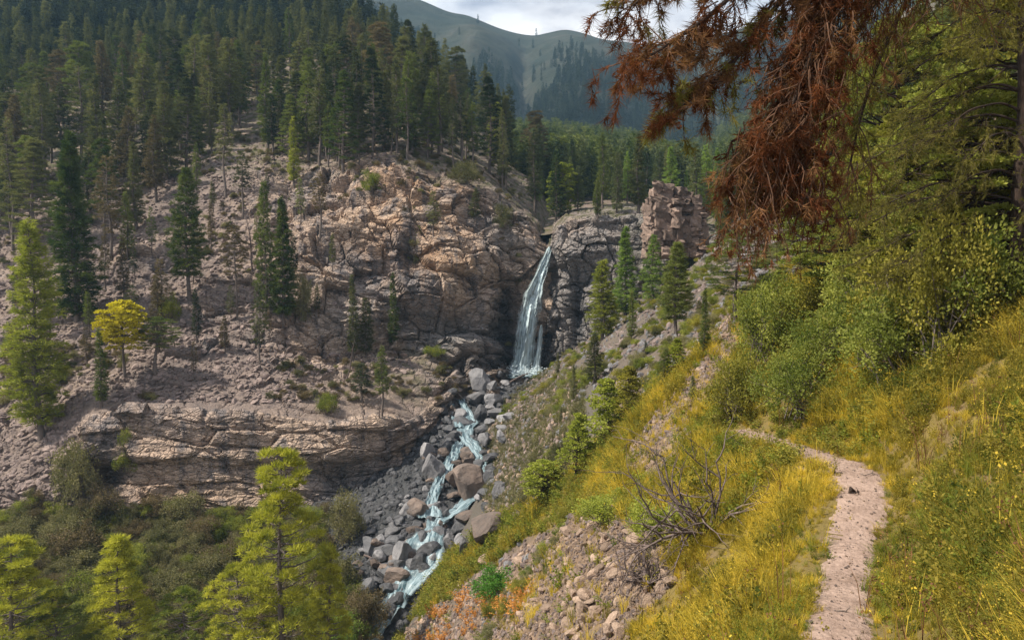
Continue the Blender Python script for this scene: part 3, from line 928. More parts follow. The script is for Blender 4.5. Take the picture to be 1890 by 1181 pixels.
mt2_me = mesh_np('mountain', G2_.reshape(-1, 3), grid_faces(*S2.shape), True, dict(scree=0.3 * gully), None, [M['mountain']])
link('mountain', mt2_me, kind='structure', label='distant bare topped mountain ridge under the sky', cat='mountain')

# ---- ray casting against the terrain
def bvh_of(*mes):
    V = []; F = []; n = 0
    for me in mes:
        v = np.empty(len(me.vertices) * 3, np.float32); me.vertices.foreach_get('co', v); v = v.reshape(-1, 3)
        l = np.empty(len(me.loops), np.int32); me.loops.foreach_get('vertex_index', l)
        V.append(v); F.append(l.reshape(-1, 4) + n); n += len(v)
    return BVHTree.FromPolygons(np.concatenate(V).tolist(), np.concatenate(F).tolist())


BV = bvh_of(hill_me, left_me, wall_me, bed_me, valley_me, mt1_me)
BV2 = bvh_of(mt2_me)
BVB = bvh_of(bed_me)
O0 = Vector((0, 0, 0))


def hit(px, py, bvh=None):
    x, y, z = ray(px, py)
    v = Vector((float(x), float(y), float(z))).normalized()
    r = (bvh or BV).ray_cast(O0 + v * 2.5, v)
    return (np.array(r[0]), np.array(r[1])) if r[0] is not None else (None, None)


def ground(x, y, top=300, bvh=None):
    r = (bvh or BV).ray_cast(Vector((x, y, top)), Vector((0, 0, -1)))
    return (np.array(r[0]), np.array(r[1])) if r[0] is not None else (None, None)

# ================================================================== VEGETATION AND STONE BUILDERS
def blades(c, d, ln, wd, g, flat=0.0):
    """thin triangles: c centres (n,3), d unit directions, ln length, wd half width"""
    n = len(c)
    r = g.normal(size=(n, 3))
    s = np.cross(d, r); s /= np.linalg.norm(s, axis=1, keepdims=True) + 1e-9
    ln = np.broadcast_to(ln, (n,))[:, None]; wd = np.broadcast_to(wd, (n,))[:, None]
    V = np.stack([c - s * wd, c + s * wd, c + d * ln], 1).reshape(-1, 3)
    return V, np.arange(3 * n).reshape(-1, 3)


def leaves(c, d, size, g):
    """rhombic leaves"""
    n = len(c)
    r = g.normal(size=(n, 3))
    s = np.cross(d, r); s /= np.linalg.norm(s, axis=1, keepdims=True) + 1e-9
    sz = np.broadcast_to(size, (n,))[:, None]
    V = np.stack([c, c + d * sz * 0.5 + s * sz * 0.34, c + d * sz, c + d * sz * 0.5 - s * sz * 0.34], 1).reshape(-1, 3)
    return V, np.arange(4 * n).reshape(-1, 4)


def unit(v):
    return v / (np.linalg.norm(v, axis=-1, keepdims=True) + 1e-9)


def make_conifer(name, seed, H=18.0, rad=2.6, base=0.18, whorl=0.55, per=6, tufts=7, blade=0.42, width=0.05, nb=6, droop=0.25, up=0.25,
                 trunk_r=0.24, gaps=0.15, power=0.8, lean=0.0, flat=0.0, dead=4):
    """returns (trunk mesh, crown mesh); needles grow along whorled boughs"""
    g = np.random.default_rng(seed)
    tr = Acc()
    zt = np.linspace(-0.8, H * 0.985, 14)
    wx = lean * (zt / H) ** 2 * H + 0.15 * np.sin(zt * 0.5 + seed); wy = 0.12 * np.sin(zt * 0.37 + seed * 2)
    tr.tube(np.stack([wx, wy, zt], -1), trunk_r * np.clip(1.05 - zt / H, 0.04, 1.15), 7)
    cen = []; dirs = []
    z = H * base
    while z < H * 0.985:
        f = (z - H * base) / (H * (1 - base))
        # fuller a little above the lowest boughs, narrowing to the tip
        prof = (1 - f) ** power * (0.55 + 0.45 * min(1, f / 0.18)) + 0.03
        L0 = rad * prof
        k = max(3, int(round(per * (0.55 + 0.6 * (1 - f)))))
        a0 = g.random() * 6.28
        for i in range(k):
            if g.random() < gaps: continue
            a = a0 + i * 6.283 / k + g.normal() * 0.25
            L = L0 * (0.55 + 0.6 * g.random())
            x0 = np.interp(z, zt, wx); y0 = np.interp(z, zt, wy)
            t = np.linspace(0, 1, 5)
            zz = z + g.normal() * 0.15 + L * (up * t * (1 - f * 0.2) - droop * (1 - f) * t * t * 1.6 + 0.35 * f * t)
            br = np.stack([x0 + np.cos(a) * L * t, y0 + np.sin(a) * L * t, zz], -1)
            tr.tube(br, 0.05 * (1.1 - t) * (0.5 + L / rad), 3)
            m = max(2, int(tufts * (0.35 + L / rad)))
            s = 0.25 + 0.75 * g.random(m) ** 0.7
            pc = np.stack([np.interp(s, t, br[:, j]) for j in range(3)], -1)
            side = np.array([-np.sin(a), np.cos(a), 0])
            sp = (g.random(m) - 0.5) * L * 0.75 * (0.4 + 0.6 * (1 - s))
            pc += side[None] * sp[:, None]
            pc[:, 2] += g.normal(size=m) * 0.10 - 0.10 * np.abs(sp)
            cen.append(pc)
            dd = np.array([np.cos(a), np.sin(a), 0])[None] * 0.9 + side[None] * np.sign(sp)[:, None] * 0.55 + np.array([0, 0, 0.15 - flat])
            dirs.append(np.repeat(dd, m, 0) if len(dd) == 1 else dd)
        z += whorl * (0.7 + 0.6 * g.random()) * (1.0 - 0.45 * f)
    for i in range(dead):                        # bare dead boughs low on the trunk
        zz = H * base * (0.25 + 0.75 * g.random()); a = g.random() * 6.28; L = rad * (0.3 + 0.4 * g.random())
        t = np.linspace(0, 1, 4)
        tr.tube(np.stack([np.cos(a) * L * t, np.sin(a) * L * t, zz - 0.35 * L * t * t], -1), 0.035 * (1.1 - t), 3)
    c = np.concatenate(cen); d = np.concatenate(dirs)
    c = np.repeat(c, nb, 0); d = np.repeat(d, nb, 0)
    c = c + g.normal(size=c.shape) * blade * 0.22
    d = unit(d + g.normal(size=d.shape) * 0.55)
    V, F = blades(c, d, blade * (0.6 + 0.8 * g.random(len(c))), width * (0.7 + 0.6 * g.random(len(c))), g)
    return tr.mesh(name + '_trunk', []), mesh_np(name + '_crown', V, F, False)


def make_pine(name, seed, H=16.0, rad=3.2, base=0.25, clumps=150, blades_per=90, blade=0.30, width=0.03, crad=0.55, shape='irregular', trunk_r=0.26, leaf=False):
    """open pine: limbs ending in rounded clumps of needles"""
    g = np.random.default_rng(seed)
    tr = Acc()
    zt = np.linspace(-0.8, H * 0.97, 14)
    wx = 0.25 * np.sin(zt * 0.33 + seed); wy = 0.2 * np.sin(zt * 0.29 + seed * 2)
    tr.tube(np.stack([wx, wy, zt], -1), trunk_r * np.clip(1.06 - zt / H, 0.05, 1.2), 8)
    cs = []
    for i in range(clumps):
        f = (i + g.random()) / clumps
        f = f ** 0.85
        z = H * (base + (1 - base) * f)
        if shape == 'cone': L0 = rad * (1 - f) ** 0.75 + 0.15
        elif shape == 'round': L0 = rad * math.sqrt(max(0.02, 1 - (2 * f - 0.9) ** 2 * 0.9))
        else: L0 = rad * (0.35 + 0.65 * abs(math.sin(3.1 * f * 2.2 + seed))) * (1 - f) ** 0.45 + 0.3
        a = i * 2.399 + g.normal() * 0.3
        L = L0 * (0.30 + 0.70 * g.random() ** 0.4)
        x0 = np.interp(z, zt, wx); y0 = np.interp(z, zt, wy)
        e = np.array([x0 + math.cos(a) * L, y0 + math.sin(a) * L, min(z + 0.12 * L + g.normal() * 0.2, H)])
        st = np.array([x0, y0, max(0.5, z - 0.18 * L)])
        t = np.linspace(0, 1, 4)[:, None]
        mid = st * (1 - t) + e * t; mid[:, 2] -= 0.12 * L * np.sin(np.pi * t[:, 0])
        tr.tube(mid, 0.045 * (1.15 - t[:, 0]) * (0.6 + L / rad), 4)
        cs.append((e, crad * (0.6 + 0.7 * g.random()) * (1.0 - 0.35 * f)))
    C = []; D = []
    for e, r in cs:
        v = g.normal(size=(blades_per, 3)); v = unit(v); v[:, 2] = np.abs(v[:, 2]) * 0.8 - 0.25
        q = v * r * (0.35 + 0.65 * g.random((blades_per, 1)) ** 0.5) * np.array([1.15, 1.15, 0.75])
        C.append(e + q); D.append(unit(v + np.array([0, 0, 0.5]) + 0.5 * g.normal(size=v.shape)))
    C = np.concatenate(C); D = np.concatenate(D)
    if leaf:
        V, F = leaves(C, D, blade * (0.7 + 0.6 * g.random(len(C))), g)
    else:
        V, F = blades(C, D, blade * (0.6 + 0.7 * g.random(len(C))), width, g)
    return tr.mesh(name + '_trunk', []), mesh_np(name + '_crown', V, F, False)


def make_shrub(name, seed, n=6000, leaf=0.11, lobes=9, squash=0.75, stems=9, twiggy=0.0):
    """unit shrub: about 2 wide, 1.5 tall; uneven sprays of leaves on arching stems"""
    g = np.random.default_rng(seed)
    st = Acc(); C = []; D = []
    cl = []
    lobes = lobes * 3
    for i in range(lobes):
        a = i * 2.399 + g.normal() * 0.5; r = 0.85 * math.sqrt((i + 0.3) / lobes) * (0.75 + 0.4 * g.random())
        h = (1.05 - 0.62 * r ** 1.5 + 0.24 * g.normal()) * squash * (0.55 + 0.6 * g.random() ** 0.6) * 1.25
        cl.append((np.array([math.cos(a) * r, math.sin(a) * r, max(h, 0.12)]), 0.15 + 0.16 * g.random()))
    for i, (e, r) in enumerate(cl):
        t = np.linspace(0, 1, 5)[:, None]
        b = np.array([0.16 * g.normal(), 0.16 * g.normal(), -0.12])
        pth = b * (1 - t) + e * t + np.array([0.06, 0.05, 0]) * np.sin(t * 5 + i) + np.array([0, 0, 0.12]) * np.sin(t * 3.14)
        st.tube(pth, 0.016 * (1.2 - t[:, 0]), 3)
        for k in range(3):
            s = 0.55 + 0.45 * g.random(); q = b * (1 - s) + e * s
            w = unit(g.normal(size=3) + np.array([0, 0, 0.8])) * r * 1.5
            st.tube(np.stack([q, q + w * 0.5 + 0.03 * g.normal(size=3), q + w]), [0.007, 0.005, 0.002], 3)
    k = n // lobes
    for e, r in cl:
        ax = unit(e + np.array([0, 0, 0.5]) + 0.4 * g.normal(size=3))
        v = unit(g.normal(size=(k, 3)) + 0.35 * ax)
        bump = 1 + 0.7 * fbm(v[:, 0] * 2.6 + e[0] * 7, v[:, 1] * 2.6 + e[1] * 7, v[:, 2] * 2.6 + seed, 3, seed)
        q = v * (r * bump * (0.25 + 0.95 * g.random(k) ** 0.5))[:, None]
        q = q + ax * (q @ ax)[:, None] * 0.5
        C.append(e + q); D.append(unit(v + np.array([0, 0, 0.35]) + 0.7 * g.normal(size=v.shape)))
    C = np.concatenate(C); D = np.concatenate(D)
    ok = (C[:, 2] > 0.0) & (fbm(C[:, 0] * 6, C[:, 1] * 6, C[:, 2] * 6, 2, seed + 3) > -0.22)
    V, F = leaves(C[ok], D[ok], leaf * (0.6 + 0.8 * g.random(ok.sum())), g)
    return st.mesh(name + '_stem', []), mesh_np(name + '_foliage', V, F, False)


def make_rock(name, seed, cuts=9, sub=3, rough=0.06, box=False):
    """angular stone about 1 across: a sphere planed flat by random cuts"""
    import bmesh
    g = np.random.default_rng(seed)
    bm = bmesh.new()
    bmesh.ops.create_icosphere(bm, subdivisions=sub, radius=1.0)
    V = np.array([v.co[:] for v in bm.verts])
    sc = np.array([1.0, 0.72 + 0.3 * g.random(), 0.55 + 0.35 * g.random()])
    for i in range(cuts):
        nrm = unit(g.normal(size=3)); h = 0.50 + 0.32 * g.random()
        ex = V @ nrm - h
        V = V - np.clip(ex, 0, None)[:, None] * nrm
    V = V * (1 + rough * fbm(V[:, 0] * 2.3 + seed, V[:, 1] * 2.3, V[:, 2] * 2.3, 3, seed))[:, None]
    V = V * sc
    for v, c in zip(bm.verts, V): v.co = c
    me = bpy.data.meshes.new(name)
    bm.to_mesh(me); bm.free()
    for p in me.polygons: p.use_smooth = False
    return me


def make_tuft(name, seed, n=42, h=0.5, spread=0.22, wd=0.010, arch=0.5, heads=0):
    g = np.random.default_rng(seed)
    a = g.random(n) * 6.283; r = spread * np.sqrt(g.random(n)) * 0.6
    b = np.stack([np.cos(a) * r, np.sin(a) * r, np.full(n, -0.05)], -1)
    ln = h * (0.5 + 0.7 * g.random(n))
    out = np.stack([np.cos(a + g.normal(size=n) * 0.7), np.sin(a + g.normal(size=n) * 0.7), np.zeros(n)], -1)
    lean = (0.15 + arch * g.random(n))[:, None]
    m = b + out * lean * ln[:, None] * 0.35 + np.array([0, 0, 1]) * ln[:, None] * 0.55
    e = b + out * lean * ln[:, None] * 1.05 + np.array([0, 0, 1]) * ln[:, None] * (1.0 - 0.3 * lean)
    s = unit(np.cross(out, np.array([0, 0, 1.0]))) + 0.4 * g.normal(size=(n, 3)); s = unit(s) * wd
    V = np.stack([b - s, b + s, m + s * 0.75, m - s * 0.75, e], 1).reshape(-1, 3)
    i = np.arange(n)[:, None] * 5
    Q = i + np.array([[0, 1, 2, 3]]); T = i + np.array([[3, 2, 4]])
    A = Acc(); A.add(V, Q, T)
    if heads:
        k = g.choice(n, heads, replace=False)
        c = np.repeat(e[k], 7, 0) + g.normal(size=(heads * 7, 3)) * 0.025
        lv, lf = leaves(c, unit(g.normal(size=(heads * 7, 3)) + np.array([0, 0, 1.0])), 0.028, g)
        A.add(lv, lf)
    return A.mesh(name, [], False)


def make_herb(name, seed, n=160, h=0.6, spread=0.3, leaf=0.07):
    """leafy weed: several stems with small leaves up their length"""
    g = np.random.default_rng(seed)
    A = Acc(); C = []; D = []
    for i in range(9):
        a = g.random() * 6.283; L = h * (0.55 + 0.6 * g.random())
        t = np.linspace(0, 1, 5)
        out = np.array([math.cos(a), math.sin(a), 0])
        pth = out * (spread * (0.2 + 0.8 * t ** 1.4))[:, None] * (0.4 + g.random()) + np.stack([0 * t, 0 * t, L * t - 0.05], -1)
        A.tube(pth, 0.006 * (1.2 - t), 3)
        m = n // 9
        s = 0.12 + 0.88 * g.random(m)
        q = np.stack([np.interp(s, t, pth[:, j]) for j in range(3)], -1)
        v = unit(g.normal(size=(m, 3)) + np.array([0, 0, 0.5]))
        C.append(q + v * 0.02); D.append(v)
    C = np.concatenate(C); D = np.concatenate(D)
    V, F = leaves(C, D, leaf * (0.6 + 0.8 * g.random(len(C))), g)
    A.add(V, F)
    return A.mesh(name, [], False)


def mm(me, key):
    """a shared mesh together with the material its object is to wear"""
    return (me, key)


def scatter(name, protos, pos, rot, scl, idx, label, kind='stuff', cat=None):
    """one object of kind stuff: meshes instanced on points"""
    pc = bpy.data.collections.new(name + '_shapes')
    for i, me in enumerate(protos):
        pc.objects.link(dressed('%s_shape_%02d' % (name, i), me))
    me = bpy.data.meshes.new(name)
    n = len(pos)
    me.vertices.add(n); me.vertices.foreach_set('co', np.asarray(pos, np.float32).ravel())
    a = me.attributes.new('rot', 'FLOAT_VECTOR', 'POINT'); a.data.foreach_set('vector', np.asarray(rot, np.float32).ravel())
    s = np.asarray(scl, np.float32)
    if s.ndim == 1: s = np.repeat(s[:, None], 3, 1)
    a = me.attributes.new('scl', 'FLOAT_VECTOR', 'POINT'); a.data.foreach_set('vector', s.ravel())
    a = me.attributes.new('idx', 'INT', 'POINT'); a.data.foreach_set('value', np.asarray(idx, np.int32))
    o = link(name, me, label=label, kind=kind, cat=cat)
    ng = bpy.data.node_groups.new(name + '_nodes', 'GeometryNodeTree')
    ng.interface.new_socket('Geometry', in_out='INPUT', socket_type='NodeSocketGeometry')
    ng.interface.new_socket('Geometry', in_out='OUTPUT', socket_type='NodeSocketGeometry')
    N = ng.nodes
    gi = N.new('NodeGroupInput'); go = N.new('NodeGroupOutput')
    ci = N.new('GeometryNodeCollectionInfo'); ci.inputs['Collection'].default_value = pc
    ci.inputs['Separate Children'].default_value = True; ci.inputs['Reset Children'].default_value = True
    ip = N.new('GeometryNodeInstanceOnPoints'); ip.inputs['Pick Instance'].default_value = True
    def na(nm, t):
        q = N.new('GeometryNodeInputNamedAttribute'); q.data_type = t; q.inputs['Name'].default_value = nm
        return q.outputs['Attribute']
    L = ng.links
    L.new(gi.outputs[0], ip.inputs['Points']); L.new(ci.outputs[0], ip.inputs['Instance'])
    L.new(na('idx', 'INT'), ip.inputs['Instance Index'])
    L.new(na('rot', 'FLOAT_VECTOR'), ip.inputs['Rotation'])
    L.new(na('scl', 'FLOAT_VECTOR'), ip.inputs['Scale'])
    L.new(ip.outputs[0], go.inputs[0])
    md = o.modifiers.new('scatter', 'NODES'); md.node_group = ng
    return o


# ------------------------------------------------------------------ prototypes
CON = [make_conifer('conifer%d' % i, 100 + i, H=18, rad=r, base=b, per=p, tufts=tf, gaps=gp, droop=dr, up=u, power=pw, lean=ln)
       for i, (r, b, p, tf, gp, dr, u, pw, ln) in enumerate([
           (2.5, 0.10, 7, 8, 0.05, 0.25, 0.20, 0.75, 0.0),     # 0 full
           (2.1, 0.22, 6, 7, 0.12, 0.30, 0.15, 0.70, 0.01),    # 1 mid
           (1.9, 0.34, 6, 7, 0.18, 0.25, 0.22, 0.65, -0.01),   # 2 trunk showing
           (2.3, 0.28, 5, 8, 0.25, 0.35, 0.10, 0.55, 0.02),    # 3 ragged
           (1.6, 0.12, 6, 7, 0.08, 0.20, 0.25, 0.85, 0.0),     # 4 narrow
           (2.2, 0.45, 5, 7, 0.30, 0.30, 0.12, 0.50, -0.02),   # 5 high crown
       ])]
FAR = [make_conifer('far_conifer%d' % i, 200 + i, H=16, rad=r, base=b, whorl=0.95, per=5, tufts=5, blade=0.95, width=0.14, nb=3, gaps=0.08, power=0.8)
       for i, (r, b) in enumerate([(2.5, 0.08), (2.0, 0.16), (2.8, 0.12)])]
HERO = [make_conifer('hero_conifer%d' % i, 300 + i, H=18, rad=r, base=b, whorl=0.42, per=7, tufts=12, blade=0.36, width=0.035, nb=8, gaps=gp, droop=0.22, up=0.28, power=pw)
        for i, (r, b, gp, pw) in enumerate([(2.5, 0.10, 0.06, 0.6), (2.7, 0.20, 0.15, 0.7), (2.3, 0.06, 0.04, 0.8)])]
PINE = [make_pine('pine%d' % i, 400 + i, H=16, rad=r, base=b, clumps=c, blades_per=150, blade=0.36, width=0.030, crad=cr, shape=sh)
        for i, (r, b, c, cr, sh) in enumerate([(3.4, 0.22, 115, 0.50, 'irregular'), (3.1, 0.12, 120, 0.46, 'cone'), (3.7, 0.30, 110, 0.55, 'round'), (2.8, 0.45, 70, 0.60, 'round')])]
BROAD = [make_pine('broad%d' % i, 500 + i, H=10, rad=r, base=b, clumps=c, blades_per=95, blade=0.26, width=0.03, crad=cr, shape='round', leaf=True, trunk_r=0.16)
         for i, (r, b, c, cr) in enumerate([(3.2, 0.25, 150, 0.75), (2.4, 0.12, 130, 0.6), (2.0, 0.45, 90, 0.65)])]
FINE = [make_pine('leafy%d' % i, 520 + i, H=10, rad=r, base=b, clumps=c, blades_per=230, blade=0.14, width=0.03, crad=0.62, shape='round', leaf=True, trunk_r=0.16)
        for i, (r, b, c) in enumerate([(3.2, 0.12, 170), (2.6, 0.08, 150)])]
SAP = [make_pine('sapling%d' % i, 550 + i, H=10, rad=2.6, base=0.18, clumps=c, blades_per=42, blade=0.30, width=0.03, crad=0.55, shape=sh, leaf=True, trunk_r=0.12) for i, (c, sh) in enumerate([(120, 'irregular'), (110, 'cone'), (115, 'round')])]
SHRUB = [make_shrub('shrub%d' % i, 600 + i, n=n, leaf=lf, lobes=lb, squash=sq)
         for i, (n, lf, lb, sq) in enumerate([(14000, 0.052, 11, 0.8), (13000, 0.055, 8, 0.95), (10000, 0.065, 9, 0.6), (20000, 0.042, 14, 0.8)])]
ROCK = [make_rock('stone%d' % i, 700 + i) for i in range(8)]
SMALL = [make_rock('small_stone%d' % i, 720 + i, cuts=7, sub=2) for i in range(6)]
BOULD = [make_rock('boulder%d' % i, 740 + i, cuts=11, sub=4, rough=0.10) for i in range(8)]
TUFT = [make_tuft('tuft%d' % i, 760 + i, n=n, h=h, spread=s, wd=w, arch=a, heads=hd) for i, (n, h, s, w, a, hd) in enumerate([
    (60, 0.42, 0.30, 0.009, 0.8, 0), (50, 0.55, 0.26, 0.009, 0.6, 6), (70, 0.30, 0.32, 0.009, 0.9, 0), (40, 0.75, 0.25, 0.008, 0.5, 8)])]
HERB = [make_herb('herb%d' % i, 780 + i, n=n, h=h, spread=s, leaf=lf) for i, (n, h, s, lf) in enumerate([(200, 0.5, 0.3, 0.06), (240, 0.75, 0.35, 0.065), (150, 0.35, 0.35, 0.05)])]


def plant_tree(name, protos, pos, H, W, H0, W0, leafkey, barkkey='bark', label=None, cat='tree', group=None, yaw=None, parts=('trunk', 'crown'), tilt=(0, 0)):
    o = bpy.data.objects.new(name, None); COL.objects.link(o)
    o.empty_display_size = 0.3
    o.location = pos
    o.rotation_euler = (tilt[0], tilt[1], random.random() * 6.283 if yaw is None else yaw)
    o.scale = (W / W0, W / W0, H / H0)
    tag(o, label, cat, group)
    link(parts[0], mm(protos[0], barkkey), o)
    link(parts[1], mm(protos[1], leafkey), o)
    return o


def tree_px(name, protos, px, base, top, wpx, H0, W0, leafkey, label, group=None, bark='bark', cat='tree', d=None, sink=0.1, parts=('trunk', 'crown'), dx=0):
    """stand a tree on the terrain where the photograph shows its foot; top gives its height"""
    if d is None:
        h, _ = hit(px, base)
        if h is None: return None
    else:
        q = P(px, base, d); h, _ = ground(q[0], q[1])
        if h is None: h = q
    b_px, b_py = project(h)
    dep = h[1] * CP + h[2] * SP
    H = (b_py - top) / FPX * dep * 1.01
    W = wpx / FPX * dep / 2
    return plant_tree(name, protos, (h[0], h[1], h[2] - sink), H, W, H0, W0, leafkey, bark, label, cat, group, parts=parts)


def shrub_px(name, proto, px, base, wpx, hpx, leafkey, label, group=None, cat='shrub', bark='bark', d=None, sink=0.05):
    h, _ = hit(px, base)
    if d is not None:
        q = P(px, base, d); h, _ = ground(q[0], q[1])
    dep = h[1] * CP + h[2] * SP
    W = wpx / FPX * dep; H = hpx / FPX * dep
    o = plant_tree(name, proto, (h[0], h[1], h[2] - sink), H, W, 1.45, 2.0, leafkey, bark, label, cat, group, parts=('stem', 'foliage'))
    return o


# ================================================================== WATER
def ribbon(name, pts, mat, label, cat, nl=240, nw=22, amp=0.12, lift=0.0, bulge=0.0, foldamp=0.0, kind=None, snap=None, seed=1, edge_soft=0.22):
    """pts: (px,py,d,width px). flowing sheet following the points"""
    pts = np.array(pts, float)
    c = P(pts[:, 0], pts[:, 1], pts[:, 2])
    w = pts[:, 3] / FPX * pts[:, 2]
    s = np.concatenate([[0], np.cumsum(np.linalg.norm(np.diff(c, axis=0), axis=1))])
    t = np.linspace(0, s[-1], nl)
    C = np.stack([np.interp(t, s, c[:, j]) for j in range(3)], -1)
    Wd = np.interp(t, s, w)
    kk = np.hanning(max(5, nl // 22) | 1); kk /= kk.sum(); h_ = len(kk) // 2
    for j in range(3): C[:, j] = np.convolve(np.pad(C[:, j], h_, 'edge'), kk, 'valid')
    if snap is not None:
        zz = C[:, 2].copy()
        for i in range(nl):
            g_, _ = ground(C[i, 0], C[i, 1], bvh=snap)
            if g_ is not None: zz[i] = g_[2]
        zz = np.convolve(np.pad(zz, h_, 'edge'), kk, 'valid')
        C[:, 2] = zz + lift
    T = np.gradient(C, axis=0); T = unit(T)
    side = np.cross(T, np.array([0, 0, 1.0])); side[np.linalg.norm(side, axis=1) < 0.2] = (1, 0, 0)
    side = unit(side); side = np.where(side[:, :1] < 0, -side, side)
    if snap is None: side = np.repeat(np.array([[1.0, 0.0, 0.0]]), nl, 0)
    u = np.linspace(-1, 1, nw)
    wob = 1 + 0.22 * fbm(t / 2.2, 0 * t + seed, 0 * t, 3, seed)
    wob2 = 1 + 0.22 * fbm(t / 2.2, 0 * t + seed + 9, 0 * t, 3, seed)
    ww = np.where(u[None] > 0, wob[:, None], wob2[:, None]) * Wd[:, None] / 2
    G = C[:, None] + side[:, None] * (u[None] * ww)[..., None]
    n = np.cross(side, T); n = unit(n); n = np.where((n[:, 2:3] < 0), -n, n)
    if snap is None: n = np.repeat(np.array([[0, -1.0, 0.25]]), nl, 0)
    dsp = amp * fbm(u[None] * 3.0 + 0 * t[:, None], t[:, None] / 1.1, 0 * ww + seed, 4, seed) + bulge * (1 - u[None] ** 2)
    dsp = dsp + foldamp * fbm(u[None] * 5.0 + 0 * t[:, None], t[:, None] / 9.0, 0 * ww + seed, 3, seed + 5)
    G = G + n[:, None] * dsp[..., None]
    ed = np.clip((1 - np.abs(u)[None] + 0.14 * fbm(u[None] * 2 + 0 * t[:, None], t[:, None] / 1.2, 0 * ww, 3, seed + 3)) / edge_soft, 0, 1)
    uv = np.stack([np.broadcast_to(u[None] * 0.5 + 0.5, ww.shape), np.broadcast_to(t[:, None] / 6.0, ww.shape)], -1)
    me = mesh_np(name, G.reshape(-1, 3), grid_faces(nl, nw), True, dict(edge=ed), uv, [mat])
    return link(name, me, label=label, cat=cat, kind=kind)


wf = bpy.data.objects.new('waterfall', None); COL.objects.link(wf)
wf.location = P(958, 690, 127.5)
tag(wf, 'tall pale blue waterfall dropping down the dark wet rock wall', 'waterfall')
main = ribbon('main_fall', [(1016, 458, 135.5, 16), (1012, 468, 133.8, 18), (1003, 490, 132.2, 22), (996, 510, 131.3, 26), (985, 540, 130.3, 36), (978, 575, 129.5, 40), (972, 615, 128.8, 42), (966, 655, 128.2, 43), (960, 694, 127.4, 50)],
              M['fall'], None, None, nl=300, nw=36, amp=0.5, bulge=0.7, foldamp=1.1, seed=3, edge_soft=0.5)
veil = ribbon('side_veil', [(999, 600, 129.4, 4), (998, 612, 129.0, 9), (995, 645, 128.4, 13), (990, 675, 127.9, 18), (986, 692, 127.0, 40)],
              M['fall'], None, None, nl=120, nw=14, amp=0.25, bulge=0.4, foldamp=0.4, seed=7, edge_soft=0.6)
lip = ribbon('lip_chute', [(1024, 452, 140, 16), (1019, 457, 137, 15), (1015, 461, 135.0, 15)], M['fall'], None, None, nl=40, nw=10, amp=0.15, bulge=0.2, seed=9)
for o_ in (main, veil, lip):
    o_.parent = wf; o_.matrix_parent_inverse = Matrix.Translation(-Vector(wf.location))

gs = np.random.default_rng(21)
drop_me = make_rock('water_drop', 995, cuts=0, sub=2, rough=0.1)
dm = NT('spray_white'); drop_me.materials.append(dm.surf(dm.principled((0.62, 0.72, 0.76), 0.3, None, 0.4)))
npt = 900
c0 = P(962, 694, 127.0)
rr_ = np.abs(gs.normal(size=npt)) ** 1.3
dp = c0 + np.stack([gs.normal(size=npt) * 2.4, -np.abs(gs.normal(size=npt)) * 0.8, np.abs(gs.normal(size=npt)) * 0.7 * np.exp(-0.1 * rr_) + 0.2], -1)
scatter('spray', [drop_me], dp, np.zeros((npt, 3)), gs.uniform(0.03, 0.13, npt), np.zeros(npt, int), 'white spray thrown up at the foot of the waterfall')
strm = bpy.data.objects.new('stream', None); COL.objects.link(strm); tag(strm, 'pale blue mountain stream tumbling between boulders', 'stream', kind='structure')
def on_bed(px, py, w):
    h, _ = hit(px, py, BVB)
    return (px, py, h[1] if h is not None else 128.0, w * 1.25)
def chan(name, pts, **kw):
    o = ribbon(name, [on_bed(*p) for p in pts], M['stream'], None, None, snap=BVB, **kw); o.parent = strm; return o
chan('pool', [(1000, 686, 60), (958, 693, 66), (925, 697, 40), (895, 703, 20), (868, 712, 16), (845, 720, 24)], lift=0.77, amp=0.25, seed=11)
chan('channel', [(850, 712, 18), (843, 722, 26), (846, 738, 16), (856, 757, 10), (864, 775, 16), (872, 788, 24), (856, 800, 26), (862, 820, 24), (872, 830, 26), (884, 850, 18), (896, 870, 16), (900, 885, 15),
                 (892, 905, 18), (872, 930, 24), (850, 948, 26), (825, 960, 34), (806, 972, 40)], lift=0.72, amp=0.4, seed=12, nl=420)
chan('side_channel', [(846, 735, 10), (832, 752, 9), (836, 775, 9), (848, 798, 16)], lift=0.77, amp=0.3, seed=13, nl=120)
chan('left_channel', [(852, 825, 16), (838, 850, 16), (826, 872, 18), (812, 895, 18), (803, 920, 16), (796, 945, 20), (792, 968, 40)], lift=0.82, amp=0.5, seed=14, nl=200)
chan('lower_channel', [(808, 968, 44), (800, 985, 28), (792, 1005, 52), (782, 1030, 74), (770, 1055, 78), (752, 1085, 58), (735, 1108, 40), (715, 1140, 34), (690, 1180, 36), (650, 1240, 40), (600, 1320, 40)], lift=0.77, amp=0.6, seed=15, nl=320)

# ================================================================== BOULDERS AND STONES
def boulder_px(name, me_list, i, px, py, wpx, hpx, matkey, label, group=None, cat='boulder', rot=None, d=None, sink=0.28):
    """py is the middle of the stone as seen"""
    h, n = hit(px, py + hpx * 0.42)
    if d is not None: h = P(px, py + hpx * 0.42, d)
    if h is None: return
    dep = h[1] * CP + h[2] * SP
    W = wpx / FPX * dep / 2 * 1.12; Hh = hpx / FPX * dep / 2 * 1.12
    o = link(name, mm(me_list[i % len(me_list)], matkey), None, (h[0], h[1] + 0.3 * W, h[2] + Hh * (1 - sink)), label, cat, group)
    o.scale = (W, W * 0.95, Hh * 1.25)
    o.rotation_euler = rot or (random.uniform(-0.25, 0.25), random.uniform(-0.25, 0.25), random.random() * 6.28)
    return o


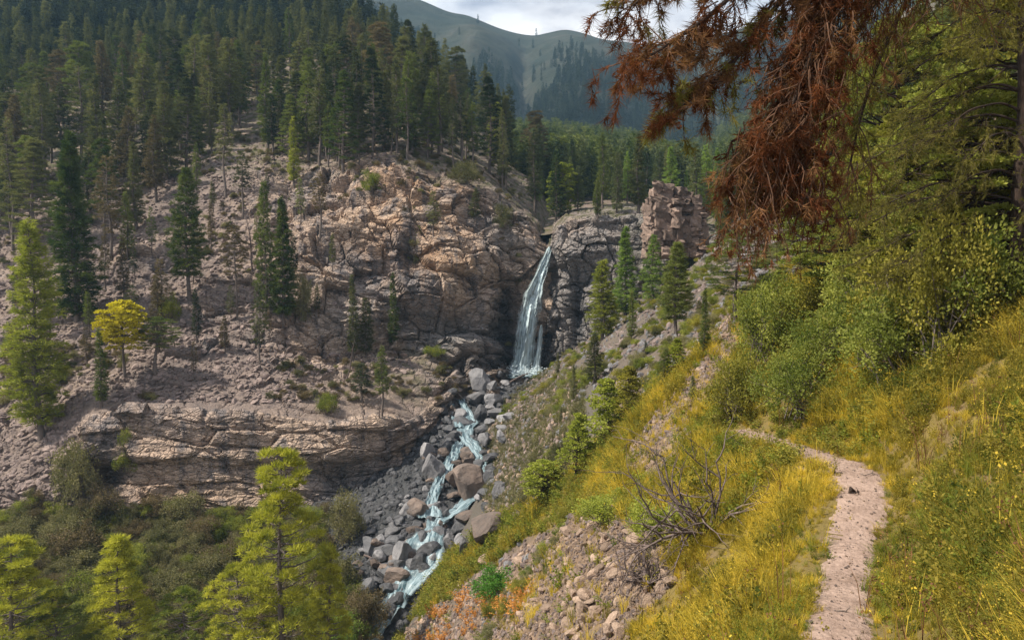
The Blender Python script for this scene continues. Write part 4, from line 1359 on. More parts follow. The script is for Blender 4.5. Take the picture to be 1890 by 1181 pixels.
BL = [
    (882, 704, 44, 44, 'grey', 'tall pale grey boulder uppermost of the pile below the waterfall'),
    (878, 737, 36, 28, 'grey', 'rounded grey boulder directly under the tall uppermost boulder'),
    (914, 737, 40, 26, 'grey', 'wide grey boulder right of the rounded one below the waterfall'),
    (934, 707, 26, 18, 'grey', 'flat light grey stone nearest the foot of the waterfall'),
    (908, 712, 22, 18, 'grey', 'small grey stone wedged right of the tall uppermost boulder'),
    (886, 763, 22, 34, 'darkgrey', 'dark upright stone beside the narrow side channel'),
    (918, 762, 40, 24, 'grey', 'grey boulder at the right edge of the upper boulder pile'),
    (906, 752, 20, 14, 'grey', 'small grey stone between the two wide upper boulders'),
    (942, 770, 30, 16, 'grey', 'low grey stone half buried in the gully bank'),
    (904, 780, 24, 16, 'grey', 'light grey stone beside the stream bend below the boulder pile'),
    (848, 804, 26, 20, 'grey', 'grey stone standing left of the foaming mid stream step'),
    (896, 812, 36, 42, 'grey', 'tall grey boulder on the right bank of the mid stream'),
    (862, 842, 38, 24, 'brownrock', 'brown domed boulder in mid stream above the largest boulder'),
    (800, 864, 52, 56, 'grey', 'large pale angular boulder left of the stream below the ledge'),
    (788, 830, 32, 40, 'grey', 'blocky grey boulder leaning on the cliff ledge end'),
    (818, 838, 32, 24, 'brownrock', 'brown grey stone between the two big boulders left of the stream'),
    (866, 896, 78, 72, 'brownrock', 'largest boulder, dark brown, dividing the stream in two'),
    (838, 884, 30, 44, 'brownrock', 'reddish rock step under the left branch of the stream'),
    (918, 908, 30, 40, 'grey', 'upright grey boulder right of the largest boulder'),
    (910, 870, 24, 30, 'darkgrey', 'dark stone on the right bank above the upright grey boulder'),
    (770, 938, 40, 34, 'brownrock', 'dark brown boulder in shade left of the divided stream'),
    (815, 966, 30, 18, 'brownrock', 'flat reddish brown rock where the two branches rejoin'),
    (742, 1020, 44, 62, 'grey', 'tall leaning grey boulder left of the lower cascade'),
    (697, 1028, 34, 30, 'grey', 'rounded grey boulder in the rubble left of the leaning boulder'),
    (832, 1002, 28, 34, 'grey', 'rounded grey boulder right of the lower cascade'),
    (776, 998, 16, 16, 'brownrock', 'small brown stone above the lower cascade'),
    (676, 1085, 34, 34, 'darkgrey', 'dark grey boulder low in the rubble beside the stream'),
    (712, 1088, 34, 26, 'darkgrey', 'dark flat stone below the leaning boulder'),
    (702, 998, 24, 20, 'grey', 'small pale stone above the rounded boulder in the rubble'),
    (722, 982, 26, 18, 'grey', 'grey slab above the leaning boulder'),
    (660, 1120, 36, 26, 'darkgrey', 'dark stone at the bottom of the rubble bank'),
    (672, 1150, 30, 24, 'brownrock', 'brownish stone beside the lowest reach of the stream'),
    (858, 1012, 34, 44, 'grey', 'steep grey rock slab under the big brown bank rock'),
    (640, 1095, 26, 20, 'darkgrey', 'dark stone at the foot of the green thicket by the stream'),
]
for i, (px, py, w, h, mk, lb) in enumerate(BL):
    boulder_px('boulder', BOULD, i, px, py, w, h, mk, lb, 'boulders along the stream')
boulder_px('bank_rock', BOULD, 3, 900, 972, 92, 86, 'brownrock', 'big brown fractured rock on the near stream bank', 'boulders along the stream', sink=0.4)
# countless lesser stones of the bed, the ones one can still pick out
g = np.random.default_rng(5)
cnt = 0
BEDPOLY = [(640, 1180), (640, 1040), (690, 950), (760, 900), (800, 810), (830, 720), (900, 690), (960, 700), (930, 780), (935, 900), (900, 950), (840, 1040), (760, 1120), (700, 1181)]
while cnt < 265:
    px = g.uniform(640, 960); py = g.uniform(690, 1181)
    if not inpoly(np.array([px]), np.array([py]), BEDPOLY)[0]: continue
    h, n = hit(px, py)
    if h is None or h[1] < 50: continue
    s = g.uniform(0.45, 1.05) * (0.9 if g.random() < 0.65 else 1.7)
    o = link('stone', mm(ROCK[cnt % 8], ('darkgrey', 'darkgrey', 'brownrock', 'grey', 'darkgrey')[cnt % 5]), None, (h[0], h[1], h[2] + 0.2 * s), 'grey stone lying in the rubble along the stream bed', 'stone', 'stones along the stream bed')
    o.scale = (s, s * g.uniform(0.7, 1.1), s * g.uniform(0.6, 1)); o.rotation_euler = (g.normal() * 0.3, g.normal() * 0.3, g.random() * 6.28)
    cnt += 1
pos = []
while len(pos) < 5200:
    y = g.uniform(45, 128); x = xs(y) + g.uniform(-17, 8)
    h, n = ground(x, y, bvh=BVB)
    if h is None: continue
    pos.append(h)
pos = np.array(pos)
sc = 0.12 + 0.55 * g.random(len(pos)) ** 2
scatter('rubble', [mm(m, k) for m in SMALL for k in ('darkgrey', 'darkgrey')], pos, g.random((len(pos), 3)) * 6.28, sc, g.integers(0, 12, len(pos)), 'small grey rubble filling the stream bed')

# scree stones on the near slope
SCREE_BIG = [(1170, 993, 40, 26, 'broad tan stone at the top of the near scree by the dead bush'), (1072, 1072, 24, 22, 'pale blocky stone in the middle of the near scree'), (895, 1030, 34, 26, 'tan block at the upper end of the scree by the stream bank'),
             (1050, 978, 36, 20, 'flat tan slab on the grass edge above the scree'), (1095, 970, 34, 24, 'reddish tan stone above the scree below the yellow shrub'), (1010, 1120, 28, 16, 'flat stone low in the scree above the orange herbs'),
             (1100, 1030, 26, 20, 'tilted tan slab right of the scree middle'), (960, 1032, 26, 14, 'flat pale stone beside the bright green bush'), (1090, 1140, 26, 18, 'reddish stone at the lower right edge of the scree')]
for i, (px, py, w, h, lb) in enumerate(SCREE_BIG):
    boulder_px('scree_stone', ROCK, i, px, py, w, h, 'tan', lb, 'large stones on the near scree', cat='stone', sink=0.45)
cnt = 0
while cnt < 190:
    px = g.uniform(760, 1240); py = g.uniform(940, 1181)
    if not inpoly(np.array([px]), np.array([py]), SCREE_POLY)[0]: continue
    h, n = hit(px, py)
    if h is None or h[1] > 60: continue
    s = g.uniform(0.13, 0.34)
    o = link('scree_stone', mm(SMALL[cnt % 6], 'tan'), None, (h[0], h[1], h[2] + 0.25 * s), 'broken tan stone lying on the near scree slope', 'stone', 'stones of the near scree')
    o.scale = (s, s * g.uniform(0.6, 1.1), s * g.uniform(0.4, 0.9)); o.rotation_euler = (g.normal() * 0.5, g.normal() * 0.5 - 0.5, g.random() * 6.28)
    cnt += 1
pos = []; rt = []
for poly, nn, x0, x1, y0, y1 in ((SCREE_POLY, 9000, 690, 1260, 930, 1260), (SCREE2_POLY, 2600, 1140, 1530, 460, 910), (BANK_POLY, 2600, 870, 1070, 660, 970)):
    k = 0
    while k < nn:
        px = g.uniform(x0, x1, 4000); py = g.uniform(y0, y1, 4000)
        ok = inpoly(px, py, poly)
        for a, b in zip(px[ok], py[ok]):
            h, n = hit(a, b)
            if h is not None and h[1] < 125: pos.append(h); k += 1
            if k >= nn: break
pos = np.array(pos); dist = pos[:, 1]
sc = (0.03 + 0.13 * g.random(len(pos)) ** 2.0) * np.clip(dist / 26, 0.8, 2.6)
pm = [mm(m, k) for m in SMALL for k in ('tan', 'mauve')]
scatter('scree', pm, pos + np.array([0, 0, 0.01]), g.random((len(pos), 3)) * 6.28, np.stack([sc, sc * 0.8, sc * 0.6], -1), g.integers(0, 12, len(pos)), 'small broken tan stones covering the slope')

# rubble of the far slope
pos = []
while len(pos) < 17000:
    px = g.uniform(-250, 760, 3000); py = g.uniform(280, 980, 3000)
    for a, b in zip(px, py):
        h, n = hit(a, b)
        if h is None or h[1] < 78 or h[1] > 160: continue
        if n[2] < 0.5 or (b > 742 and 150 < a) or (a > 600 and b > 690) or (a > 540 and 290 < b < 650 and g.random() < 0.92): continue
        pos.append(h)
pos = np.array(pos[:17000])
sc = 0.16 + 0.62 * g.random(len(pos)) ** 3
scatter('slope_rubble', [mm(m, 'mauve') for m in SMALL], pos, g.normal(size=(len(pos), 3)) * 0.5 + np.stack([0 * sc, 0 * sc, g.random(len(pos)) * 6.28], -1), np.stack([sc, sc * 0.9, sc * 0.55], -1), g.integers(0, 6, len(pos)), 'mauve grey rubble strewn over the slope across the gorge')

# rock tower right of the fall: stacked blocks
tw = bpy.data.objects.new('rock_tower', None); COL.objects.link(tw)
b0 = P(1238, 446, 122)
tw.location = b0
tag(tw, 'blocky tan rock tower standing above the slope right of the waterfall', 'rock tower')
def jag_block(name, seed, sx, sy, sz):
    import bmesh
    g_ = np.random.default_rng(seed)
    bm = bmesh.new(); bmesh.ops.create_cube(bm, size=1.0)
    bmesh.ops.subdivide_edges(bm, edges=bm.edges[:], cuts=2, use_grid_fill=True)
    for v in bm.verts:
        c = np.array(v.co[:]) * (sx, sy, sz)
        r = np.abs(np.array(v.co[:])) > 0.45
        c = c - np.sign(c) * 0.02 * (r.sum() - 1) * min(sx, sz) * r
        v.co = c + g_.normal(size=3) * 0.085 * np.array([sx, sy, sz]) ** 0.5
    me = bpy.data.meshes.new(name); bm.to_mesh(me); bm.free()
    me.materials.append(M['block'])
    return me
# columns of unequal height split by steep joints, each a pile of rough blocks
k = 0
colx = -3.9
for ci, (cw, ctop, cy) in enumerate([(0.9, 6.6, 0.5), (1.4, 9.0, -0.3), (1.7, 8.6, 0.0), (1.3, 8.1, -0.4), (1.6, 7.6, 0.2), (1.4, 7.0, -0.1), (1.2, 5.2, 0.4)]):
    for layer in range(2):
        zc = -2.6
        tp = ctop - layer * g.uniform(0.3, 1.2)
        while zc < tp:
            hgt = g.uniform(0.35, 1.9)
            w = cw * g.uniform(1.12, 1.38)
            me = jag_block('block', 900 + k, w, 2.6, hgt * 1.08)
            o = link('block', me, tw, (colx + cw / 2 + g.normal() * 0.14, cy + layer * 2.1 + g.normal() * 0.30, zc + hgt / 2))
            o.rotation_euler = (g.normal() * 0.07, g.normal() * 0.08 + 0.05, g.normal() * 0.22)
            zc += hgt; k += 1
    colx += cw

# fallen logs
def log_px(a, b, r, label):
    pa, _ = hit(*a); pb, _ = hit(*b)
    t = np.linspace(0, 1, 9)[:, None]
    pth = pa * (1 - t) + pb * t + np.array([0, 0, 0.35])
    pth[:, 2] += 0.12 * np.sin(t[:, 0] * 7)
    c = pth.mean(0)
    V, F = tube(pth - c, r * (1.1 - 0.6 * t[:, 0]), 8)
    A = Acc(); A.add(V, F)
    for s in (0.45, 0.7, 0.85):
        q = pth[int(s * 8)] - c
        A.tube(np.stack([q, q + np.array([0.3, -0.4, 0.5])]), [r * 0.4, 0.02], 4)
    link('fallen_log', A.mesh('fallen_log', [M['deadwood']]), None, tuple(c), label, 'log', 'driftwood along the stream')
log_px((938, 712), (1000, 678), 0.20, 'long bleached log lying below the foot of the waterfall')
log_px((842, 712), (868, 698), 0.14, 'short bleached log beside the upper boulder pile')
log_px((672, 1030), (735, 1062), 0.10, 'thin bare branch across the rubble by the leaning boulder')

# ================================================================== TREES ACROSS THE GORGE
C18 = dict(H0=18.0, W0=2.4)
HT = [  # px, base, top, width, proto, leaf, label
    ('H', 0, 72, 812, 412, 118, 'fir_lime', 'tall yellow green conifer at the left edge of the rubble slope'),
    ('H', 2, 140, 592, 252, 110, 'fir_green', 'tall bright green conifer behind the yellow green one at the left'),
    ('C', 3, 206, 480, 288, 66, 'fir_brown', 'thin brownish conifer on the rubble right of the bright green one'),
    ('H', 1, 348, 556, 312, 76, 'fir_green', 'green conifer standing alone on the upper rubble slope'),
    ('C', 0, 492, 585, 335, 50, 'fir_green', 'narrow green conifer, left of the close pair on the rubble slope'),
    ('H', 2, 524, 588, 368, 64, 'fir_green', 'full green conifer, right of the close pair on the rubble slope'),
    ('C', 4, 543, 345, 218, 42, 'fir_lime', 'sunlit young conifer on the cliff shoulder'),
    ('C', 4, 652, 664, 508, 42, 'fir_dark', 'dark slim conifer on the ledge left of the tawny cliff'),
    ('C', 0, 676, 655, 548, 40, 'fir_dark', 'shorter dark conifer beside the slim one on the ledge'),
    ('C', 4, 727, 645, 504, 38, 'fir_green', 'slim conifer standing against the foot of the tawny cliff'),
    ('C', 3, 668, 742, 668, 48, 'fir_dark', 'small bushy conifer on the bank below the ledge trees'),
    ('C', 2, 706, 768, 636, 42, 'fir_green', 'leaning young pine above the lower cliff band'),
    ('C', 5, 415, 362, 196, 50, 'fir_dark', 'tall bare stemmed conifer at the top of the rubble slope'),
    ('C', 5, 26, 462, 226, 54, 'fir_dark', 'tall pale stemmed conifer at the far left edge'),
    ('C', 4, 188, 752, 606, 52, 'fir_green', 'slender dark green conifer left of the yellow leaved tree'),
    ('C', 3, 800, 436, 352, 34, 'fir_dark', 'small dark conifer clinging to the tawny cliff face'),
    ('C', 1, 877, 412, 348, 34, 'fir_dark', 'stunted conifer on the cliff edge right of the tawny face'),
    ('C', 4, 1102, 402, 330, 30, 'fir_green', 'young conifer on top of the rock wall by the waterfall'),
]
for kind, i, px, b, t, w, lk, lb in HT:
    tree_px('conifer', (HERO if kind == 'H' else CON)[i], px, b, t, w, leafkey=lk, label=lb, group='conifers across the gorge', **C18)
tree_px('broadleaf_tree', BROAD[2], 232, 704, 558, 84, 10.0, 2.2, 'leaf_yellow', 'small tree with a bright yellow crown on the rubble slope')
tree_px('pine', PINE[3], 290, 690, 586, 84, 16.0, 2.9, 'fir_green', 'flat topped dark pine right of the yellow leaved tree')
tree_px('pine', PINE[3], 437, 590, 420, 50, 16.0, 2.9, 'fir_brown', 'dry thin pine in the middle of the rubble slope')
for px, b, t, lb in ((960, 0, 0, ''),)[:0]: pass
DEAD = [(286, 700, 690, 'a'),]
def make_dead(name, seed, H=9, nbr=16):
    g_ = np.random.default_rng(seed); A = Acc()
    zt = np.linspace(-0.4, H, 9)
    A.tube(np.stack([0.15 * np.sin(zt * 0.6), 0.1 * np.sin(zt), zt], -1), 0.14 * (1.05 - zt / H), 6)
    for i in range(nbr):
        z = H * (0.25 + 0.7 * i / nbr); a = i * 2.4; L = 1.3 * (1.2 - z / H) * (0.6 + 0.7 * g_.random()); t = np.linspace(0, 1, 4)
        A.tube(np.stack([np.cos(a) * L * t, np.sin(a) * L * t, z + 0.1 * L * t - 0.5 * L * t * t], -1), 0.04 * (1.1 - t), 3)
    return A.mesh(name, [M['deadwood']])
DEADM = [make_dead('dead_tree%d' % i, 950 + i) for i in range(2)]
for i, (px, b, t, lb) in enumerate([(355, 330, 262, 'pale dead tree at the upper edge of the rubble slope'), (466, 500, 380, 'bare dark stem left of the close conifer pair'), (722, 285, 205, 'leaning dead tree on the cliff rim'),
                                    (800, 470, 430, 'dead snag on the tawny cliff'), (700, 770, 700, 'leaning dead stem above the lower cliff band'), (640, 700, 610, 'bare stem on the bank left of the ledge trees'),
                                    (322, 640, 585, 'dead sapling behind the flat topped pine'), (965, 425, 385, 'dead branch hanging over the notch of the waterfall')]):
    h, _ = hit(px, b)
    if h is None: continue
    o = link('dead_tree', DEADM[i % 2], None, tuple(h), lb, 'dead tree', 'dead trees across the gorge')
    s = (b - t) / FPX * h[1] / 9; o.scale = (s, s, s); o.rotation_euler = (g.normal() * 0.15, g.normal() * 0.2, g.random() * 6)

# forest above the cliff: each tree its own
FOR = []
def forest(polys, n, dmin, key, label, group, hlo, hhi, sp, protos, dmax=280, wmul=1.0, name='conifer'):
    k = 0; tries = 0; made = []
    while k < n and tries < 60000:
        tries += 1
        poly = polys[0]
        xsv = [q[0] for q in poly]; ysv = [q[1] for q in poly]
        px = g.uniform(min(xsv), max(xsv)); py = g.uniform(min(ysv), max(ysv))
        if not inpoly(np.array([px]), np.array([py]), poly)[0]: continue
        h, nrm = hit(px, py)
        if h is None or h[1] < dmin or h[1] > dmax: continue
        if any((h[0] - a) ** 2 + (h[1] - b) ** 2 < sp * sp * (1 + 0.0 * c) for a, b, c in FOR): continue
        FOR.append((h[0], h[1], 0))
        H = g.uniform(hlo, hhi); pr = protos[g.integers(len(protos))]
        W = 2.5 * H / 18 * g.uniform(0.8, 1.35) * wmul
        kk = key[g.integers(len(key))]
        made.append((px, H, plant_tree(name, pr, (h[0], h[1], h[2] - 0.2), H, W * (1.15 if pr in PINE else 1), 16.0 if pr in PINE else 18.0, 2.9 if pr in PINE else 2.3, kk, 'bark', label, 'tree', group)))
        k += 1
    return made
RIM = [(330, 330), (420, 262), (520, 300), (640, 318), (700, 288), (800, 300), (870, 320), (960, 372), (990, 395), (960, 350), (860, 290), (780, 265), (600, 262), (430, 235), (330, 250)]
UPF = [(-160, 120), (-160, 455), (60, 470), (180, 452), (285, 432), (345, 330), (430, 268), (620, 290), (760, 285), (860, 315), (960, 365), (1000, 395), (1000, 300), (900, 240), (820, 210), (760, 160), (690, 110), (500, 105), (200, 128)]
n1 = forest([RIM], 50, 125, ['fir_dark', 'fir_dark', 'fir_green'], 'dark conifer in the front row along the cliff rim', 'conifers along the cliff rim', 12, 21, 2.0, [CON[1], CON[2], CON[3], CON[4], CON[5], PINE[1]], dmax=165)
n2 = forest([UPF], 152, 122, ['fir_dark', 'fir_dark', 'fir_dark', 'fir_green', 'fir_brown'], 'dark conifer in the dense forest above the rubble slope', 'forest above the cliff', 13, 23, 3.3, [CON[0], CON[1], CON[2], CON[3], CON[4], PINE[0], PINE[1]], wmul=1.15, dmax=225)
VF = [(985, 430), (1000, 300), (1150, 300), (1310, 330), (1420, 330), (1440, 420), (1300, 440), (1180, 396), (1060, 398)]
n3 = forest([VF], 44, 137, ['fir_dark', 'fir_green', 'valley_green', 'fir_bright'], 'conifer in the valley forest beyond the waterfall', 'valley forest beyond the waterfall', 9, 17, 3.2, [CON[0], CON[1], CON[4]], dmax=200, wmul=1.1)
ORD = 'first second third fourth fifth sixth seventh eighth ninth tenth eleventh twelfth thirteenth fourteenth fifteenth sixteenth seventeenth eighteenth nineteenth twentieth'.split()
def order_labels(made, fmt):
    made = sorted(made, key=lambda q: q[0]); n_ = len(made)
    for i, (px_, H_, o_) in enumerate(made):
        size = 'tall' if H_ > 18 else ('low' if H_ < 10 else ('smaller' if H_ < 14.5 else 'middling'))
        if i < 20: w_ = ORD[i] + ' from the left end'
        elif n_ - 1 - i < 20: w_ = ORD[n_ - 1 - i] + ' from the waterfall end'
        else: w_ = ORD[i - 20] + ' of the middle stretch'
        o_['label'] = fmt % (size, w_)
SLP = [(-60, 430), (60, 480), (300, 440), (400, 330), (560, 340), (620, 480), (600, 640), (520, 700), (340, 720), (180, 690), (-60, 800)]
n4 = forest([SLP], 40, 90, ['fir_dark', 'fir_brown', 'fir_green'], 'x', 'scattered conifers on the rubble slope', 5, 12, 3.5, [CON[2], CON[3], CON[5], CON[1]], dmax=150)
order_labels(n4, '%s scattered conifer standing on the rubble slope, %s')
order_labels(n1, '%s dark conifer in the front row on the cliff rim, %s')
tree_px('broadleaf_tree', BROAD[1], 1036, 396, 304, 52, 10.0, 2.4, 'leaf_lime', 'lime green leafy tree among the dark conifers above the waterfall', d=150)
tree_px('broadleaf_tree', BROAD[1], 918, 330, 196, 36, 10.0, 2.4, 'leaf_green', 'light green crown behind the cliff rim conifers', d=175)
tree_px('larch', CON[0], 1238, 350, 272, 46, 18.0, 2.4, 'fir_bright', 'bright green larch behind the rock tower', d=150)

# far woods that read as a mass
pos = []; px = g.uniform(-700, 960, 9000); py = g.uniform(-260, 300, 9000)
FM = bvh_of(mt1_me)
for a, b in zip(px, py):
    h, n = hit(a, b, FM)
    if h is not None: pos.append(h)
pos = np.array(pos)[:5200]
def far_scatter(name, pos, hlo, hhi, label, keys=('fir_far_shaded',)):
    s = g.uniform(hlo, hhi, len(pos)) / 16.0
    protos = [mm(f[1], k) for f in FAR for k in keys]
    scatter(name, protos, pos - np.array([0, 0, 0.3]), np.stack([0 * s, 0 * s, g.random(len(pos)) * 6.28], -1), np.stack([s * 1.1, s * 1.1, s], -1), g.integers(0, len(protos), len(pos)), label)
UF = []
while len(UF) < 420:
    a, b = g.uniform(-400, 960), g.uniform(80, 330)
    h, n = hit(a, b)
    if h is None or h[1] < 218 or h[1] > 290: continue
    UF.append(h)
UF = np.array(UF); s_ = g.uniform(14, 23, len(UF)) / 18.0
scatter('upper_forest', [mm(CON[i][1], 'fir_dark') for i in (0, 1, 2, 4)], UF, np.stack([0 * s_, 0 * s_, g.random(len(UF)) * 6.28], -1), np.stack([s_ * 1.1, s_ * 1.1, s_], -1), g.integers(0, 4, len(UF)), 'back rows of the dark conifer forest above the cliff')
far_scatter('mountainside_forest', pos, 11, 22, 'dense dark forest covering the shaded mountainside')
pos = []
FV = bvh_of(valley_me)
while len(pos) < 4200:
    a, b = g.uniform(880, 1800), g.uniform(150, 420)
    h, n = hit(a, b, FV)
    if h is None or h[1] < 195: continue
    pos.append(h)
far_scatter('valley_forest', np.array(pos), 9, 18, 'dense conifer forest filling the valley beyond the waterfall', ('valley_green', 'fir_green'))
pos = []
TP = [[(985, 250), (1000, 190), (1030, 120), (1060, 95), (1110, 120), (1180, 110), (1300, 120), (1500, 60), (1800, 0), (2000, 330), (960, 330)], [(690, 20), (760, 60), (830, 120), (900, 110), (945, 150), (935, 230), (880, 330), (600, 330), (600, -40)]]
PN = [[(850, 190), (960, 190), (960, 120), (900, 130), (860, 160)]]
while len(pos) < 6500:
    a, b = g.uniform(560, 2000), g.uniform(-60, 330)
    h, n = hit(a, b, BV2)
    if h is None: continue
    f = 0.9 * fbm(np.array([h[0] / 70]), np.array([h[1] / 70]), np.array([h[2] / 70]), 4, 301)[0]
    A_, B_ = np.array([a + 60 * f]), np.array([b + 50 * f])
    ins = any(inpoly(A_, B_, p)[0] for p in TP)
    if not ins and g.random() > 0.012: continue
    if f < -0.45: continue
    pos.append(h)
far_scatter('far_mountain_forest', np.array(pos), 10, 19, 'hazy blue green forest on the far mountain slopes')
# ================================================================== THE NEAR SLOPE
NS = [
    ('H', 2, 1154, 582, 420, 62, 'fir_bright', 'bright green larch on the slope right of the waterfall'),
    ('H', 0, 1112, 628, 480, 66, 'fir_lime', 'olive conifer nearest the rock wall right of the waterfall'),
    ('C', 0, 1204, 560, 432, 52, 'fir_bright', 'green conifer below the rock tower'),
    ('H', 1, 1246, 622, 446, 70, 'fir_green', 'large dark olive conifer below the rock tower'),
    ('C', 4, 1236, 520, 446, 36, 'fir_yellow', 'olive conifer tip behind the large one below the rock tower'),
    ('C', 4, 1166, 628, 534, 34, 'fir_green', 'slim young conifer between the larch and the olive conifer'),
    ('C', 0, 1097, 706, 612, 48, 'fir_dark', 'dark green conifer on the slope facing the waterfall foot'),
    ('C', 4, 1059, 740, 670, 24, 'fir_dark', 'small dark conifer on the grey bank below the waterfall'),
    ('C', 4, 1030, 690, 650, 16, 'fir_dark', 'tiny conifer on the bank edge beside the waterfall foot'),
    ('C', 4, 1300, 655, 530, 36, 'fir_green', 'thin young pine left of the round dark pine'),
    ('C', 0, 1192, 655, 628, 14, 'fir_dark', 'tiny dark conifer on the scree below the olive conifers'),
    ('C', 1, 1226, 722, 640, 44, 'fir_green', 'young pine on the yellow slope'),
    ('C', 4, 1278, 735, 690, 28, 'fir_green', 'small pine at the scree edge right of the young pine'),
    ('C', 4, 1035, 780, 748, 18, 'fir_dark', 'tiny dark conifer on the grey bank beside the pale birch'),
]
for kind, i, px, b, t, w, lk, lb in NS:
    tree_px('conifer', (HERO if kind == 'H' else CON)[i], px, b, t, w, leafkey=lk, label=lb, group='conifers on the near slope', **C18)
tree_px('pine', PINE[2], 1358, 598, 425, 118, 16.0, 3.4, 'fir_green', 'round dark pine standing on the scree ridge')
tree_px('pine', PINE[1], 1478, 520, 380, 110, 16.0, 2.8, 'fir_dark', 'dark conifer behind the hanging dead bough')
SMALLB = [
    (1118, 832, 700, 84, 'leaf_lime', 'yellow green sapling with dark stems at the edge of the grey bank'),
    (1066, 884, 762, 72, 'leaf_lime', 'pale yellow green birch sapling above the stream'),
    (1004, 930, 846, 80, 'leaf_lime', 'low spreading yellow sapling at the top of the stream bank'),
    (1160, 780, 676, 60, 'leaf_olive', 'olive sapling between the dark conifer and the scree'),
    (1246, 700, 624, 48, 'leaf_lime', 'yellow leaved sapling behind the young pine'),
]
for i, (px, b, t, w, lk, lb) in enumerate(SMALLB):
    tree_px('sapling', SAP[i % 3], px, b, t, w, 10.0, 2.6, lk, lb, 'saplings along the gully edge', bark='darkbark')
SH = [
    (3, 1490, 752, 150, 112, 'leaf_green', 'round dark green bush beside the bend of the path'),
    (0, 1362, 762, 100, 92, 'leaf_olive', 'olive bush left of the round green bush'),
    (1, 1412, 676, 110, 100, 'leaf_green', 'green bush between the round bush and the scree ridge'),
    (3, 1548, 672, 150, 110, 'leaf_green', 'broad green thicket behind the round green bush'),
    (0, 1660, 690, 170, 130, 'leaf_green', 'leafy thicket below the tall leafy trees'),
    (1, 1745, 668, 150, 170, 'leaf_olive', 'tall olive thicket in front of the leafy trees'),
    (2, 1500, 590, 130, 80, 'leaf_olive', 'low olive shrub on the ridge below the dark conifer'),
    (0, 1600, 600, 150, 120, 'leaf_green', 'green shrub at the foot of the leafy trees'),
    (2, 1448, 690, 50, 40, 'leaf_olive', 'small olive shrub squeezed between two green bushes'),
    (1, 1690, 590, 190, 170, 'leaf_olive', 'yellowish leafy shrub under the pine boughs'),
    (0, 1800, 610, 200, 170, 'leaf_green', 'dark thicket beside the pine trunk'),
]
for i, px, b, w, h, lk, lb in SH:
    shrub_px('shrub', SHRUB[i], px, b + 6, w * 1.25, h * 1.2, lk, lb, 'shrubs beyond the path')
for i, (px, b, t, w, lk, lb) in enumerate([
    (1575, 560, 300, 220, 'leaf_green', 'leafy tree on the slope behind the hanging dead bough'),
    (1680, 560, 210, 260, 'leaf_olive', 'tall olive leafy tree seen through the pine boughs'),
    (1790, 560, 150, 260, 'leaf_green', 'dark leafy tree behind the pine trunk'),
    (1540, 480, 200, 150, 'fir_green', 'green tree crown behind the thicket at the ridge'),
    (1640, 470, 60, 210, 'leaf_green', 'tallest leafy tree behind the pine boughs'),
    (1850, 480, -40, 260, 'leaf_olive', 'leafy tree at the edge of the picture behind the pine trunk')]):
    tree_px('broadleaf_tree', FINE[i % 2], px, b, t, w, 10.0, 2.8, lk, lb, 'leafy trees on the upper slope', bark='darkbark')
shrub_px('shrub', SHRUB[2], 918, 1098, 86, 56, 'leaf_bright', 'bright green leafy bush in the near scree')
shrub_px('shrub', SHRUB[2], 1120, 958, 130, 54, 'leaf_lime', 'flat yellow green shrub above the near scree', 'yellow shrubs above the near scree')
shrub_px('shrub', SHRUB[2], 1222, 990, 140, 74, 'leaf_lime', 'yellow green shrub leaning against the dead bush', 'yellow shrubs above the near scree')
shrub_px('shrub', SHRUB[0], 640, 1188, 80, 60, 'fir_bright', 'green bush at the bottom edge beside the stream')

# bare dead bush
def dead_bush(px, py, wpx, hpx, label, seed):
    h, _ = hit(px, py); dep = h[1] * CP + h[2] * SP
    W = wpx / FPX * dep; Hh = hpx / FPX * dep
    g_ = np.random.default_rng(seed)
    root = bpy.data.objects.new('dead_bush', None); COL.objects.link(root); root.location = h
    tag(root, label, 'bush')
    def grow(A, p, v, L, r, lev):
        t = np.linspace(0, 1, 6)
        bend = g_.normal(size=3) * 0.35
        pth = [p]
        vv = v.copy()
        for k in range(5):
            vv = unit(vv + bend * 0.22 + g_.normal(size=3) * 0.16); pth.append(pth[-1] + vv * L / 5)
        pth = np.array(pth)
        A.tube(pth, np.maximum(r * (1 - 0.7 * t), 0.006), 5 if lev < 2 else 3)
        if lev < 2:
            for k in range(4 if lev < 1 else 3):
                s = g_.integers(2, 6); d2 = unit(vv + g_.normal(size=3) * 0.75 + np.array([0, 0, 0.15]))
                grow(A, pth[min(s, 5)], d2, L * (0.45 + 0.3 * g_.random()), r * 0.45, lev + 1)
    for k in range(15):
        A = Acc(); a = k * 0.43 + g_.normal() * 0.2
        v = unit(np.array([math.cos(a) * 0.8 - 0.55, math.sin(a) * 0.4, 0.65 + 0.3 * g_.random()]))
        grow(A, np.array([0.04 * g_.normal(), 0.04 * g_.normal(), -0.08]), v, W * 0.46 * (0.6 + 0.6 * g_.random()), 0.062, 0)
        link('branch', A.mesh('branch', [M['deadwood']]), root)
dead_bush(1310, 990, 330, 130, 'leafless grey dead bush with tangled branches above the grass', 7)
dead_bush(1205, 1075, 110, 60, 'few bare twigs sticking out of the scree edge', 9)

